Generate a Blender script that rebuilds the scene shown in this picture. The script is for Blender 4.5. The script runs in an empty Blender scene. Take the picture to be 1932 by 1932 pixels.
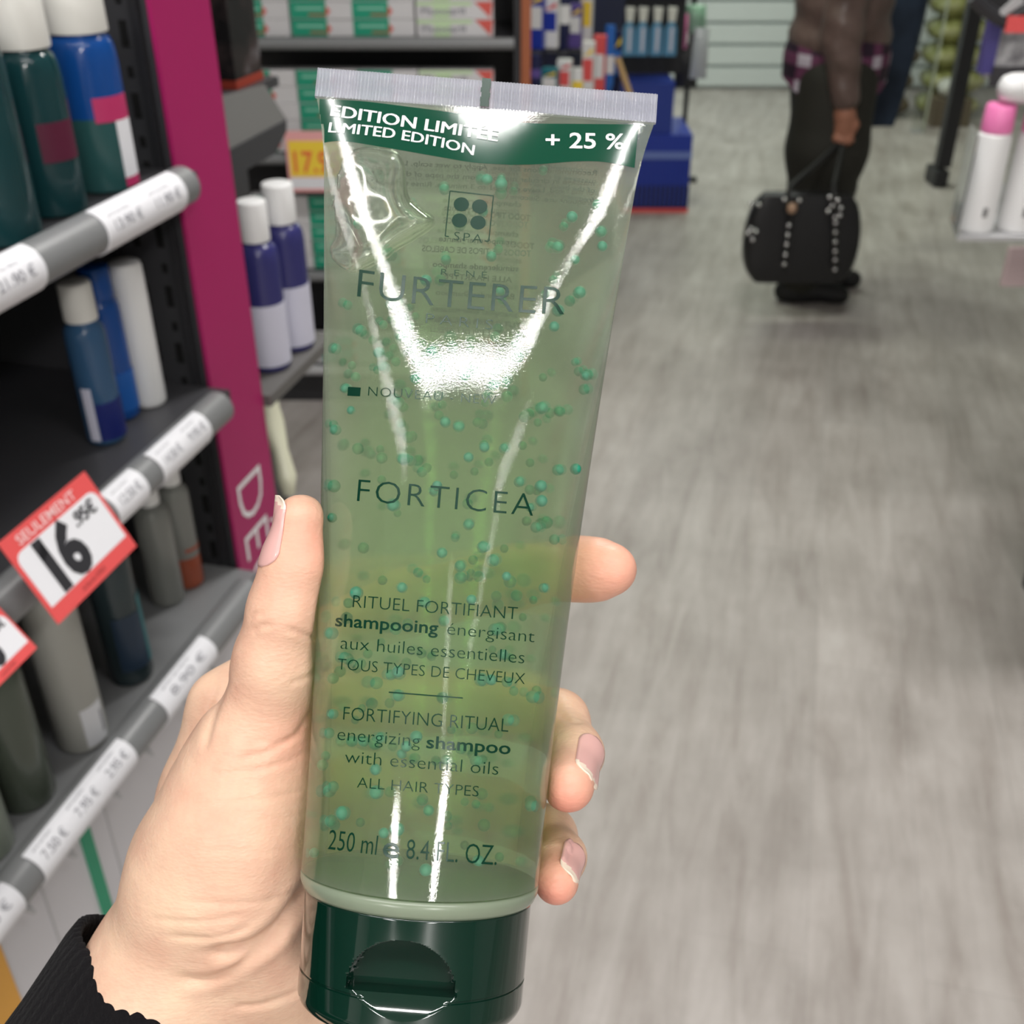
import bpy, bmesh, math, random
import numpy as np
import openvdb
from mathutils import Vector, Matrix
from mathutils.bvhtree import BVHTree
from mathutils.geometry import tessellate_polygon

random.seed(7)
SC = bpy.context.scene
COL = SC.collection
rad = math.radians

# ------------------------------------------------------------------ camera
F = 2050.0                      # focal length in pixels of the 1932 px frame
PITCH = rad(31.8)
CAM = Vector((0.0, 0.0, 1.6))
cd = bpy.data.cameras.new('camera')
cd.sensor_fit = 'HORIZONTAL'
cd.sensor_width = 36.0
cd.lens = 36.0 * F / 1932.0
cd.clip_start = 0.01
cd.clip_end = 60
cd.dof.use_dof = True
cd.dof.focus_distance = 0.214
cd.dof.aperture_fstop = 27.0
cam = bpy.data.objects.new('camera', cd)
COL.objects.link(cam)
cam.location = CAM
cam.rotation_euler = (math.pi / 2 - PITCH, 0, 0)
SC.camera = cam

# ------------------------------------------------------------------ colour and exposure
SC.view_settings.view_transform = 'Standard'
SC.view_settings.look = 'None'
SC.view_settings.gamma = 1.0
SC.view_settings.use_curve_mapping = False
SC.view_settings.exposure = 0.10
SC.cycles.max_bounces = 14
SC.cycles.transparent_max_bounces = 48
SC.cycles.transmission_bounces = 12
SC.cycles.caustics_reflective = False
SC.cycles.caustics_refractive = True
SC.cycles.sample_clamp_indirect = 6.0

w = bpy.data.worlds.new('world')
SC.world = w
w.use_nodes = True
w.node_tree.nodes['Background'].inputs[0].default_value = (0.92, 0.96, 1.0, 1)
w.node_tree.nodes['Background'].inputs[1].default_value = 0.30


def area(name, loc, sx, sy, power, color=(1, 0.98, 0.955), rot=(0, 0, 0)):
    l = bpy.data.lights.new(name, 'AREA')
    l.shape = 'RECTANGLE'
    l.size, l.size_y = sx, sy
    l.energy = power
    l.color = color
    o = bpy.data.objects.new(name, l)
    COL.objects.link(o)
    o.location = loc
    o.rotation_euler = rot
    return o


AISLE = rad(14.5)
# ceiling strip lamps of the shop, and one added for the back wall
area('strip_lamp', (0.035, -0.205, 2.86), 1.19, 0.032, 12, rot=(0, 0, rad(-3.4)))
area('strip_lamp', (-0.785, -0.045, 2.86), 0.53, 0.030, 5.4, rot=(0, 0, rad(-28)))
area('strip_lamp', (0.85, -0.18, 2.86), 0.47, 0.030, 5, rot=(0, 0, rad(14)))
area('spot_lamp', (0.05, 0.36, 2.86), 0.16, 0.06, 1.8)
area('thin_lamp', (-1.28, -0.09, 2.86), 0.69, 0.014, 2.0, rot=(0, 0, rad(-37)))
area('thin_lamp', (1.30, -0.45, 2.86), 0.50, 0.014, 1.2, rot=(0, 0, rad(27)))
area('thin_lamp', (1.25, -0.92, 2.86), 0.016, 0.62, 1.2, rot=(0, 0, rad(-17)))
area('thin_lamp', (0.40, -1.22, 2.86), 0.016, 0.90, 1.2, rot=(0, 0, rad(26)))
area('strip_lamp', (0.42, 1.9, 2.86), 0.6, 0.2, 32)
area('strip_lamp', (0.3, 4.4, 2.86), 0.9, 0.3, 16, (0.92, 1.0, 0.82))
area('strip_lamp', (1.5, 6.2, 2.86), 1.5, 0.3, 32, (0.90, 1.0, 0.83))
area('strip_lamp', (0.5, 7.6, 2.86), 2.0, 0.2, 26, (0.95, 1.0, 0.97))  # added lamp that brightens the slatted back wall
area('strip_lamp', (-1.2, -2.4, 2.86), 0.3, 1.2, 50)
area('strip_lamp', (0.9, -2.4, 2.86), 0.3, 1.2, 54)

# ------------------------------------------------------------------ geometry helpers
SP, CP = math.sin(PITCH), math.cos(PITCH)


def ray(px, py):
    """world direction of a picture point, of unit length along the optical axis"""
    x, u = (px - 966.0) / F, (966.0 - py) / F
    return Vector((x, CP + u * SP, -SP + u * CP))


def cw(x, y, t):
    """camera-space metres (right, up, depth) -> world"""
    return Vector((x, t * CP + y * SP, -t * SP + y * CP)) + CAM


def cpx(px, py, t):
    """picture point at depth t -> camera-space metres"""
    return np.array(((px - 966.0) / F * t, (966.0 - py) / F * t, t))


def P(px, py, t):
    return CAM + ray(px, py) * t


def Pz(px, py, z):
    d = ray(px, py)
    return CAM + d * ((z - CAM.z) / d.z)


def Py(px, py, y):
    d = ray(px, py)
    return CAM + d * (y / d.y)


CA, SA = math.cos(AISLE), math.sin(AISLE)


def A(X, Y, z):
    """aisle coordinates (across, along, up) -> world"""
    return Vector((X * CA + Y * SA, -X * SA + Y * CA, z))


def toA(p):
    return (p.x * CA - p.y * SA, p.x * SA + p.y * CA, p.z)


def PX(px, py, X):
    """picture point on the upright aisle plane at X"""
    d = ray(px, py)
    return CAM + d * (X / (d.x * CA - d.y * SA))


# ------------------------------------------------------------------ objects
ORIGIN = {}


def put(o, parent):
    COL.objects.link(o)
    if parent is not None:
        o.parent = parent
    return o


def thing(name, label, cat, loc=(0, 0, 0), group=None, rotz=0.0):
    o = bpy.data.objects.new(name, None)
    o.empty_display_size = 0.02
    COL.objects.link(o)
    o.location = loc
    o.rotation_euler = (0, 0, rotz)
    o['label'] = label
    o['category'] = cat
    if group:
        o['group'] = group
    return o


def tag(o, label, cat, group=None, kind=None):
    if label:
        o['label'] = label
    if cat:
        o['category'] = cat
    if group:
        o['group'] = group
    if kind:
        o['kind'] = kind
    return o


class MB:
    """collects vertices and faces of ONE mesh"""

    def __init__(self):
        self.v, self.f, self.m = [], [], []

    def add(self, verts, faces, mi=0):
        n = len(self.v)
        self.v += [tuple(p) for p in verts]
        self.f += [tuple(i + n for i in f) for f in faces]
        self.m += [mi] * len(faces)
        return self

    def hexa(self, c, mi=0):
        """eight corners: bottom ring 0-3, top ring 4-7"""
        return self.add(c, [(3, 2, 1, 0), (4, 5, 6, 7), (0, 1, 5, 4), (1, 2, 6, 5), (2, 3, 7, 6), (3, 0, 4, 7)], mi)

    def box(self, x0, x1, y0, y1, z0, z1, mi=0, f=None):
        f = f or (lambda x, y, z: (x, y, z))
        return self.hexa([f(x0, y0, z0), f(x1, y0, z0), f(x1, y1, z0), f(x0, y1, z0),
                          f(x0, y0, z1), f(x1, y0, z1), f(x1, y1, z1), f(x0, y1, z1)], mi)

    def lathe(self, prof, n=32, c=(0, 0, 0), mi=0, sx=1.0, sy=1.0, caps=True, mis=None):
        k = len(self.v)
        for r, z in prof:
            for i in range(n):
                a = 2 * math.pi * i / n
                self.v.append((c[0] + r * math.cos(a) * sx, c[1] + r * math.sin(a) * sy, c[2] + z))
        for j in range(len(prof) - 1):
            for i in range(n):
                i2 = (i + 1) % n
                self.f.append((k + j * n + i, k + j * n + i2, k + (j + 1) * n + i2, k + (j + 1) * n + i))
                self.m.append(mis[j] if mis else mi)
        if caps:
            self.f.append(tuple(k + i for i in range(n))[::-1])
            self.m.append(mis[0] if mis else mi)
            q = k + (len(prof) - 1) * n
            self.f.append(tuple(q + i for i in range(n)))
            self.m.append(mis[-1] if mis else mi)
        return self

    def tube(self, pts, r, n=12, mi=0, caps=True):
        """round bar along points; r a number or a list"""
        pts = [Vector(p) for p in pts]
        k = len(self.v)
        up = None
        for j, p in enumerate(pts):
            d = (pts[min(j + 1, len(pts) - 1)] - pts[max(j - 1, 0)]).normalized()
            if up is None:
                up = Vector((0, 0, 1)) if abs(d.z) < 0.9 else Vector((0, 1, 0))
            s = d.cross(up).normalized()
            up = s.cross(d).normalized()
            rr = r[j] if isinstance(r, (list, tuple)) else r
            for i in range(n):
                a = 2 * math.pi * i / n
                self.v.append(tuple(p + (s * math.cos(a) + up * math.sin(a)) * rr))
        for j in range(len(pts) - 1):
            for i in range(n):
                i2 = (i + 1) % n
                self.f.append((k + j * n + i, k + j * n + i2, k + (j + 1) * n + i2, k + (j + 1) * n + i))
                self.m.append(mi)
        if caps:
            self.f.append(tuple(k + i for i in range(n))[::-1])
            self.f.append(tuple(k + (len(pts) - 1) * n + i for i in range(n)))
            self.m += [mi, mi]
        return self

    def slab(self, poly, off, mi=0):
        """polygon of world points extruded by the vector off"""
        n = len(poly)
        poly = [Vector(p) for p in poly]
        v = poly + [p + Vector(off) for p in poly]
        tris = tessellate_polygon([poly])
        f = [tuple(t) for t in tris] + [tuple(i + n for i in t)[::-1] for t in tris]
        f += [(i, (i + 1) % n, (i + 1) % n + n, i + n) for i in range(n)]
        return self.add(v, f, mi)

    def build(self, name, mats, parent=None, smooth=False, bevel=0.0, local=False, loc=None, sharp=None, recalc=True, sub=0):
        """links the mesh; world vertices are made relative to the root's location unless local"""
        o0 = Vector((0, 0, 0))
        root = parent
        while root is not None and root.parent is not None:
            root = root.parent
        if not local:
            if root is not None:
                o0 = Vector(root.location)
            elif loc is not None:
                o0 = Vector(loc)
            elif self.v:
                a = np.array(self.v)
                lo, hi = a.min(0), a.max(0)
                o0 = Vector(((lo[0] + hi[0]) / 2, (lo[1] + hi[1]) / 2, lo[2]))
        me = bpy.data.meshes.new(name)
        me.from_pydata([(p[0] - o0.x, p[1] - o0.y, p[2] - o0.z) for p in self.v], [], self.f)
        mats = mats if isinstance(mats, (list, tuple)) else [mats]
        for m in mats:
            me.materials.append(m)
        me.polygons.foreach_set('material_index', self.m)
        if recalc:
            bm = bmesh.new()
            bm.from_mesh(me)
            bmesh.ops.recalc_face_normals(bm, faces=bm.faces)
            bm.to_mesh(me)
            bm.free()
        if smooth:
            me.polygons.foreach_set('use_smooth', [True] * len(me.polygons))
            if sharp:
                me.set_sharp_from_angle(angle=rad(sharp))
        me.update()
        o = bpy.data.objects.new(name, me)
        put(o, parent)
        if parent is None:
            o.location = o0 if not local else (loc or (0, 0, 0))
        if bevel:
            b = o.modifiers.new('bevel', 'BEVEL')
            b.width = bevel
            b.segments = 2
            b.limit_method = 'ANGLE'
            b.angle_limit = rad(40)
        if sub:
            s = o.modifiers.new('subsurf', 'SUBSURF')
            s.levels = s.render_levels = sub
        return o


def copy_tree(o, loc=None, label=None, rotz=None):
    """a thing with copies of its parts and sub-parts"""
    r = o.copy()
    COL.objects.link(r)
    if loc is not None:
        r.location = loc
    if rotz is not None:
        r.rotation_euler = (0, 0, rotz)
    if label:
        r['label'] = label
    for ch in list(o.children):
        c = ch.copy()
        COL.objects.link(c)
        c.parent = r
        for g in list(ch.children):
            d = g.copy()
            COL.objects.link(d)
            d.parent = c
    return r


# ------------------------------------------------------------------ materials
def mat(name, color=(0.5, 0.5, 0.5), rough=0.5, metal=0.0, spec=0.5, trans=0.0, ior=1.45, coat=0.0, emit=None, estr=0.0, sss=0.0, alpha=1.0):
    m = bpy.data.materials.new(name)
    m.use_nodes = True
    b = m.node_tree.nodes['Principled BSDF']
    b.inputs['Base Color'].default_value = (*color, 1)
    b.inputs['Roughness'].default_value = rough
    b.inputs['Metallic'].default_value = metal
    b.inputs['Specular IOR Level'].default_value = spec
    b.inputs['Transmission Weight'].default_value = trans
    b.inputs['IOR'].default_value = ior
    b.inputs['Coat Weight'].default_value = coat
    b.inputs['Coat Roughness'].default_value = 0.05
    if sss:
        b.inputs['Subsurface Weight'].default_value = sss
    if emit:
        b.inputs['Emission Color'].default_value = (*emit, 1)
        b.inputs['Emission Strength'].default_value = estr
    b.inputs['Alpha'].default_value = alpha
    return m


def N(m, t, **kw):
    n = m.node_tree.nodes.new(t)
    for k, v in kw.items():
        if k.startswith('i_'):
            n.inputs[k[2:].replace('_', ' ')].default_value = v
        else:
            setattr(n, k, v)
    return n


def L(m, a, b):
    m.node_tree.links.new(a, b)


def bsdf(m):
    return m.node_tree.nodes['Principled BSDF']


def ramp(m, fac, stops):
    r = N(m, 'ShaderNodeValToRGB')
    e = r.color_ramp.elements
    while len(e) < len(stops):
        e.new(0.5)
    for i, (p, c) in enumerate(stops):
        e[i].position = p
        e[i].color = (*c, 1)
    L(m, fac, r.inputs[0])
    return r.outputs[0]


def noise_color(m, stops, scale=8.0, detail=4.0, coord='Object', stretch=(1, 1, 1)):
    tc = N(m, 'ShaderNodeTexCoord')
    mp = N(m, 'ShaderNodeMapping')
    mp.inputs['Scale'].default_value = stretch
    L(m, tc.outputs[coord], mp.inputs['Vector'])
    n = N(m, 'ShaderNodeTexNoise', i_Scale=scale, i_Detail=detail)
    L(m, mp.outputs[0], n.inputs['Vector'])
    L(m, ramp(m, n.outputs['Fac'], stops), bsdf(m).inputs['Base Color'])
    return n


def add_bump(m, scale=300.0, strength=0.2, dist=0.001, detail=3.0, stretch=(1, 1, 1)):
    tc = N(m, 'ShaderNodeTexCoord')
    mp = N(m, 'ShaderNodeMapping')
    mp.inputs['Scale'].default_value = stretch
    L(m, tc.outputs['Object'], mp.inputs['Vector'])
    n = N(m, 'ShaderNodeTexNoise', i_Scale=scale, i_Detail=detail)
    L(m, mp.outputs[0], n.inputs['Vector'])
    b = N(m, 'ShaderNodeBump', i_Strength=strength, i_Distance=dist)
    L(m, n.outputs['Fac'], b.inputs['Height'])
    L(m, b.outputs[0], bsdf(m).inputs['Normal'])
    return b


M_black = mat('black_metal', (0.022, 0.022, 0.025), 0.45)
M_dark = mat('dark_metal', (0.05, 0.05, 0.055), 0.4)
M_grey = mat('grey_metal', (0.20, 0.205, 0.21), 0.38)
M_lgrey = mat('light_grey_plastic', (0.45, 0.45, 0.46), 0.4)
M_white = mat('white_plastic', (0.80, 0.80, 0.80), 0.35)
M_paper = mat('white_paper', (0.82, 0.82, 0.86), 0.55)
M_ink = mat('black_ink', (0.03, 0.03, 0.035), 0.5)
M_greyink = mat('grey_ink', (0.30, 0.30, 0.33), 0.6)
M_pinksign = mat('magenta_sign', (0.39, 0.013, 0.12), 0.42)
M_red = mat('red_card', (0.78, 0.10, 0.10), 0.5)
M_wtext = mat('white_print', (0.85, 0.85, 0.87), 0.5)
M_green = mat('green_print', (0.02, 0.28, 0.15), 0.45)
M_lgreen = mat('pale_green_print', (0.45, 0.72, 0.42), 0.5)
M_blue = mat('blue_plastic', (0.02, 0.045, 0.36), 0.35)
M_navy = mat('navy_plastic', (0.012, 0.016, 0.07), 0.4)
M_lblue = mat('light_blue_plastic', (0.11, 0.30, 0.50), 0.3)
M_rose = mat('pink_plastic', (0.85, 0.22, 0.48), 0.4)
M_yellow = mat('yellow_card', (0.95, 0.68, 0.06), 0.5)
M_orange = mat('orange_brown', (0.36, 0.11, 0.045), 0.5)
M_chrome = mat('steel_stud', (0.75, 0.75, 0.76), 0.15, metal=1.0)


# ------------------------------------------------------------------ lettering
def text2d(body, bold=0.0, spacing=1.0, res=3):
    """flat lettering as a bmesh, baseline y=0, capital height 1; returns bmesh and width"""
    c = bpy.data.curves.new('lettering', 'FONT')
    c.body = body
    c.size = 1.0
    c.offset = bold
    c.space_character = spacing
    c.resolution_u = res
    c.fill_mode = 'FRONT'
    o = bpy.data.objects.new('lettering', c)
    COL.objects.link(o)
    dg = bpy.context.evaluated_depsgraph_get()
    dg.update()
    me = bpy.data.meshes.new_from_object(o.evaluated_get(dg))
    bm = bmesh.new()
    bm.from_mesh(me)
    bpy.data.objects.remove(o)
    bpy.data.curves.remove(c)
    bpy.data.meshes.remove(me)
    if not bm.verts:
        return bm, 1.0
    x0 = min(v.co.x for v in bm.verts)
    x1 = max(v.co.x for v in bm.verts)
    for v in bm.verts:
        v.co.x = (v.co.x - x0) / CAPH
        v.co.y = v.co.y / CAPH
        v.co.z = 0
    return bm, (x1 - x0) / CAPH


CAPH = 1.0
_b, _w = text2d('H')
CAPH = max(v.co.y for v in _b.verts)
_b.free()


def cut_grid(bm, step):
    xs = [v.co.x for v in bm.verts]
    ys = [v.co.y for v in bm.verts]
    for ax, lo, hi in ((0, min(xs), max(xs)), (1, min(ys), max(ys))):
        k = math.floor(lo / step) + 1
        while k * step < hi:
            co = Vector((k * step, 0, 0)) if ax == 0 else Vector((0, k * step, 0))
            no = Vector((1, 0, 0)) if ax == 0 else Vector((0, 1, 0))
            bmesh.ops.bisect_plane(bm, geom=bm.verts[:] + bm.edges[:] + bm.faces[:], plane_co=co, plane_no=no, dist=1e-6)
            k += 1


def flat_text(mb, body, o, ex, ey, cap, width=None, bold=0.0, spacing=1.0, mi=0, center=False):
    """lettering on a plane: o origin of the baseline, ex/ey unit directions, cap height in metres"""
    bm, wd = text2d(body, bold, spacing)
    sx = cap if width is None else width / wd
    bm.verts.index_update()
    sh = -wd * sx / 2 if center else 0
    vs = [Vector(o) + Vector(ex) * (v.co.x * sx + sh) + Vector(ey) * (v.co.y * cap) for v in bm.verts]
    mb.add(vs, [[v.index for v in f.verts] for f in bm.faces], mi)
    bm.free()


# ------------------------------------------------------------------ implicit bodies
def cone_sdf(Pt, a, b, ra, rb):
    a, b = np.asarray(a, np.float32), np.asarray(b, np.float32)
    ab = b - a
    h = ((Pt - a) @ ab) / max(float(ab @ ab), 1e-12)
    np.clip(h, 0, 1, out=h)
    d = Pt - a - h[..., None] * ab
    return np.sqrt((d * d).sum(-1)) - (ra + (rb - ra) * h)


def smin(a, b, k):
    h = np.clip(0.5 + 0.5 * (b - a) / k, 0, 1)
    return b + (a - b) * h - k * h * (1 - h)


def grid_points(lo, hi, vox):
    n = [int(math.ceil((hi[i] - lo[i]) / vox)) + 1 for i in range(3)]
    ax = [np.arange(n[i], dtype=np.float32) * vox + lo[i] for i in range(3)]
    return np.stack(np.meshgrid(*ax, indexing='ij'), -1)


def iso_mesh(sdf, lo, vox):
    g = openvdb.FloatGrid(background=float(vox * 6))
    g.copyFromArray(np.ascontiguousarray(np.clip(sdf, -vox * 6, vox * 6), dtype=np.float32))
    v, q = g.convertToQuads(isovalue=0.0)
    v = v.astype(np.float64) * vox + np.asarray(lo)
    return v, q


def smooth_quads(v, q, it=2, lam=0.5):
    n = len(v)
    e = np.concatenate([q[:, [0, 1]], q[:, [1, 2]], q[:, [2, 3]], q[:, [3, 0]]])
    e = np.concatenate([e, e[:, ::-1]])
    for _ in range(it):
        for l in (lam, -lam * 1.04):
            s = np.zeros_like(v)
            c = np.zeros(n)
            np.add.at(s, e[:, 0], v[e[:, 1]])
            np.add.at(c, e[:, 0], 1)
            v = v + l * (s / np.maximum(c, 1)[:, None] - v)
    return v


# ================================================================== room
M_floor = mat('floor_planks', (0.42, 0.39, 0.36), 0.38, spec=0.4)
tc = N(M_floor, 'ShaderNodeTexCoord')
mp = N(M_floor, 'ShaderNodeMapping')
mp.inputs['Rotation'].default_value = (0, 0, AISLE - math.pi / 2)
L(M_floor, tc.outputs['Object'], mp.inputs[0])
bk = N(M_floor, 'ShaderNodeTexBrick', i_Scale=1.0)
bk.offset = 0.37
bk.inputs['Brick Width'].default_value = 1.25
bk.inputs['Row Height'].default_value = 0.19
bk.inputs['Mortar Size'].default_value = 0.0012
bk.inputs['Color1'].default_value = (0.40, 0.40, 0.40, 1)
bk.inputs['Color2'].default_value = (0.62, 0.62, 0.62, 1)
bk.inputs['Mortar'].default_value = (0.25, 0.25, 0.25, 1)
L(M_floor, mp.outputs[0], bk.inputs['Vector'])
mp2 = N(M_floor, 'ShaderNodeMapping')
mp2.inputs['Scale'].default_value = (1.0, 7.0, 1.0)
L(M_floor, mp.outputs[0], mp2.inputs[0])
nz = N(M_floor, 'ShaderNodeTexNoise', i_Scale=2.6, i_Detail=9.0, i_Roughness=0.68, i_Distortion=0.5)
L(M_floor, mp2.outputs[0], nz.inputs['Vector'])
nz2 = N(M_floor, 'ShaderNodeTexNoise', i_Scale=3.2, i_Detail=5.0, i_Roughness=0.6)
L(M_floor, mp.outputs[0], nz2.inputs['Vector'])
c1 = ramp(M_floor, nz.outputs['Fac'], [(0.28, (0.34, 0.300, 0.275)), (0.46, (0.43, 0.395, 0.370)), (0.60, (0.495, 0.46, 0.435)), (0.8, (0.555, 0.525, 0.500))])
c2 = ramp(M_floor, nz2.outputs['Fac'], [(0.35, (0.82, 0.81, 0.80)), (0.65, (1.06, 1.06, 1.06))])
mx = N(M_floor, 'ShaderNodeMixRGB', blend_type='MULTIPLY')
mx.inputs[0].default_value = 1.0
L(M_floor, c1, mx.inputs[1])
L(M_floor, c2, mx.inputs[2])
mx2 = N(M_floor, 'ShaderNodeMixRGB', blend_type='OVERLAY')
mx2.inputs[0].default_value = 0.25
L(M_floor, mx.outputs[0], mx2.inputs[1])
L(M_floor, bk.outputs['Color'], mx2.inputs[2])
L(M_floor, mx2.outputs[0], bsdf(M_floor).inputs['Base Color'])


def struct(name, mb, m, **kw):
    o = mb.build(name, m, None, **kw)
    o['kind'] = 'structure'
    return o


struct('floor', MB().box(-3.2, 5.2, -3.2, 8.9, -0.06, 0.0), M_floor, local=True)
M_ceil = mat('ceiling_paint', (0.78, 0.78, 0.77), 0.8)
struct('ceiling', MB().box(-3.2, 5.2, -3.2, 8.9, 2.9, 2.96), M_ceil)
M_wall = mat('wall_paint', (0.55, 0.55, 0.54), 0.7)
struct('wall_left', MB().box(-3.26, -3.2, -3.2, 8.9, 0, 2.9), M_wall)
struct('wall_right', MB().box(5.2, 5.26, -3.2, 8.9, 0, 2.9), M_wall)
struct('wall_front', MB().box(-3.2, 5.2, -3.26, -3.2, 0, 2.9), M_wall)
M_slat = mat('pale_slat', (0.74, 0.80, 0.80), 0.5)
mb = MB()
mb.box(-3.2, 5.2, 8.62, 8.9, 0, 2.9)
for k in range(19):
    z0 = 0.03 + k * 0.148
    mb.box(-3.2, 5.2, 8.58, 8.62, z0, z0 + 0.125)
struct('wall_back', mb, M_slat)


# ================================================================== the shampoo tube in the hand
TB = cpx(791, 1680, 0.2225)
TT = cpx(916, 205, 0.2430)
TL = float(np.linalg.norm(TT - TB))
Ta = (TT - TB) / TL
Tn = np.array((0, 0, -1.0)) - Ta * float(np.dot((0, 0, -1.0), Ta))
Tn /= np.linalg.norm(Tn)
Tu = np.cross(Tn, Ta)
if Tu[0] < 0:
    Tu = -Tu
TR = 0.0242
TW = 0.0380


def t_hw(v):
    v = np.clip(v, 0, 1)
    return TR + (TW - TR) * (0.88 * v ** 1.5 + 0.12 * np.clip((v - 0.9) / 0.1, 0, 1) ** 2)


def t_dep(v):
    v = np.clip(v, 0, 1)
    return TR * (1 - v ** 1.9) * 0.985 + 0.0005


def t_exp(v):
    return 0.5 + 0.45 * np.clip(v, 0, 1)


def t_pt(xi, v, side):
    """point of the tube wall in camera space; side +1 front, -1 back"""
    xi, v = np.asarray(xi, float), np.asarray(v, float)
    dep = t_dep(v) * np.clip(1 - xi * xi, 0, 1) ** t_exp(v) * side
    return TB + Ta * (v * TL)[..., None] + Tu * (t_hw(v) * xi)[..., None] + Tn * dep[..., None]


tube_base = cw(*(TB - Ta * 0.0228))
tube_thing = thing('shampoo_tube', 'clear squeeze tube of green gel shampoo held up in the hand, dark green cap down', 'shampoo', tube_base)

# ---- body: wall and gel
NV, NH = 150, 60
mb = MB()
vs = np.linspace(0.021, 1.0, NV)
for v in vs:
    for i in range(2 * NH):
        ph = math.pi * i / NH
        xi = math.cos(ph)
        mb.v.append(tuple(t_pt(xi, v, 1 if i < NH else -1)))
R2 = 2 * NH
for j in range(NV - 1):
    for i in range(R2):
        i2 = (i + 1) % R2
        mb.f.append((j * R2 + i, j * R2 + i2, (j + 1) * R2 + i2, (j + 1) * R2 + i))
        mb.m.append(0)
mb.f.append(tuple(range(R2))[::-1])
mb.f.append(tuple(range((NV - 1) * R2, NV * R2)))
mb.m += [0, 0]
body_cam = np.array(mb.v)
BODY_BVH = BVHTree.FromPolygons([Vector(p) for p in mb.v], mb.f)
mb.v = [tuple(cw(*p)) for p in mb.v]

M_gel = bpy.data.materials.new('clear_gel')
M_gel.use_nodes = True
nt = M_gel.node_tree
nt.nodes.clear()
out = N(M_gel, 'ShaderNodeOutputMaterial')
tr = N(M_gel, 'ShaderNodeBsdfTransparent')
tr.inputs[0].default_value = (1, 1, 1, 1)
rf = N(M_gel, 'ShaderNodeBsdfRefraction')
rf.inputs['Color'].default_value = (0.97, 1.0, 0.95, 1)
rf.inputs['Roughness'].default_value = 0.22
rf.inputs['IOR'].default_value = 1.24
m1 = N(M_gel, 'ShaderNodeMixShader')
m1.inputs[0].default_value = 0.42
L(M_gel, tr.outputs[0], m1.inputs[1])
L(M_gel, rf.outputs[0], m1.inputs[2])
df = N(M_gel, 'ShaderNodeBsdfDiffuse')
df.inputs[0].default_value = (0.70, 0.81, 0.64, 1)
tl = N(M_gel, 'ShaderNodeBsdfTranslucent')
tl.inputs[0].default_value = (0.70, 0.81, 0.64, 1)
m2 = N(M_gel, 'ShaderNodeMixShader')
L(M_gel, df.outputs[0], m2.inputs[1])
L(M_gel, tl.outputs[0], m2.inputs[2])
m3 = N(M_gel, 'ShaderNodeMixShader')
m3.inputs[0].default_value = 0.16
L(M_gel, m1.outputs[0], m3.inputs[1])
L(M_gel, m2.outputs[0], m3.inputs[2])
gl = N(M_gel, 'ShaderNodeBsdfGlossy')
gl.inputs['Roughness'].default_value = 0.05
lw = N(M_gel, 'ShaderNodeLayerWeight', i_Blend=0.5)
pw = N(M_gel, 'ShaderNodeMath', operation='POWER')
pw.inputs[1].default_value = 5.0
L(M_gel, lw.outputs['Facing'], pw.inputs[0])
fr = N(M_gel, 'ShaderNodeMath', operation='MULTIPLY_ADD')
fr.inputs[1].default_value = 0.90
fr.inputs[2].default_value = 0.050
L(M_gel, pw.outputs[0], fr.inputs[0])
geo = N(M_gel, 'ShaderNodeNewGeometry')
inn = N(M_gel, 'ShaderNodeMath', operation='MULTIPLY_ADD')      # the inner side of the wall is wetted by gel and reflects less
inn.inputs[1].default_value = -0.75
inn.inputs[2].default_value = 1.0
L(M_gel, geo.outputs['Backfacing'], inn.inputs[0])
frm = N(M_gel, 'ShaderNodeMath', operation='MULTIPLY')
L(M_gel, fr.outputs[0], frm.inputs[0])
L(M_gel, inn.outputs[0], frm.inputs[1])
fr = frm
tc = N(M_gel, 'ShaderNodeTexCoord')
ns = N(M_gel, 'ShaderNodeTexNoise', i_Scale=2600.0, i_Detail=2.0)
L(M_gel, tc.outputs['Object'], ns.inputs['Vector'])
bp = N(M_gel, 'ShaderNodeBump', i_Strength=0.034, i_Distance=0.0004)
L(M_gel, ns.outputs['Fac'], bp.inputs['Height'])
L(M_gel, bp.outputs[0], gl.inputs['Normal'])
m4 = N(M_gel, 'ShaderNodeMixShader')
L(M_gel, fr.outputs[0], m4.inputs[0])
L(M_gel, m3.outputs[0], m4.inputs[1])
L(M_gel, gl.outputs[0], m4.inputs[2])
L(M_gel, m4.outputs[0], out.inputs['Surface'])
va = N(M_gel, 'ShaderNodeVolumeAbsorption')
va.inputs['Color'].default_value = (0.40, 0.72, 0.12, 1)
va.inputs['Density'].default_value = 40.0
L(M_gel, va.outputs[0], out.inputs['Volume'])
body = mb.build('tube_body', M_gel, tube_thing, smooth=True, sharp=50)

# ---- clear crimped end
M_seal = mat('crimped_clear_plastic', (0.52, 0.53, 0.59), 0.22, trans=0.0, spec=0.7)
_b = bsdf(M_seal)
_b.inputs['Alpha'].default_value = 0.62
mb = MB()
NR, NC = 7, 760
SEALH = 0.0067
vv, front, back = [], [], []
for side in (1, -1):
    base = len(mb.v)
    for j in range(NR):
        h = -0.0004 + SEALH * j / (NR - 1)
        for i in range(NC + 1):
            xi = -1 + 2 * i / NC
            env = min(1.0, j / 1.0, (NR - 1 - j) / 0.5)
            amp = 0.00028 * math.sin(i / NC * 2 * math.pi * 106) * (0.35 + 0.65 * max(0, env))
            edge = 0.00055 + amp
            p = TB + Ta * (TL + h) + Tu * (TW + 0.0002) * xi + Tn * (edge * side)
            mb.v.append(tuple(cw(*p)))
    for j in range(NR - 1):
        for i in range(NC):
            q = base + j * (NC + 1) + i
            mb.f.append((q, q + 1, q + NC + 2, q + NC + 1))
            mb.m.append(0)
half = NR * (NC + 1)
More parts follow.
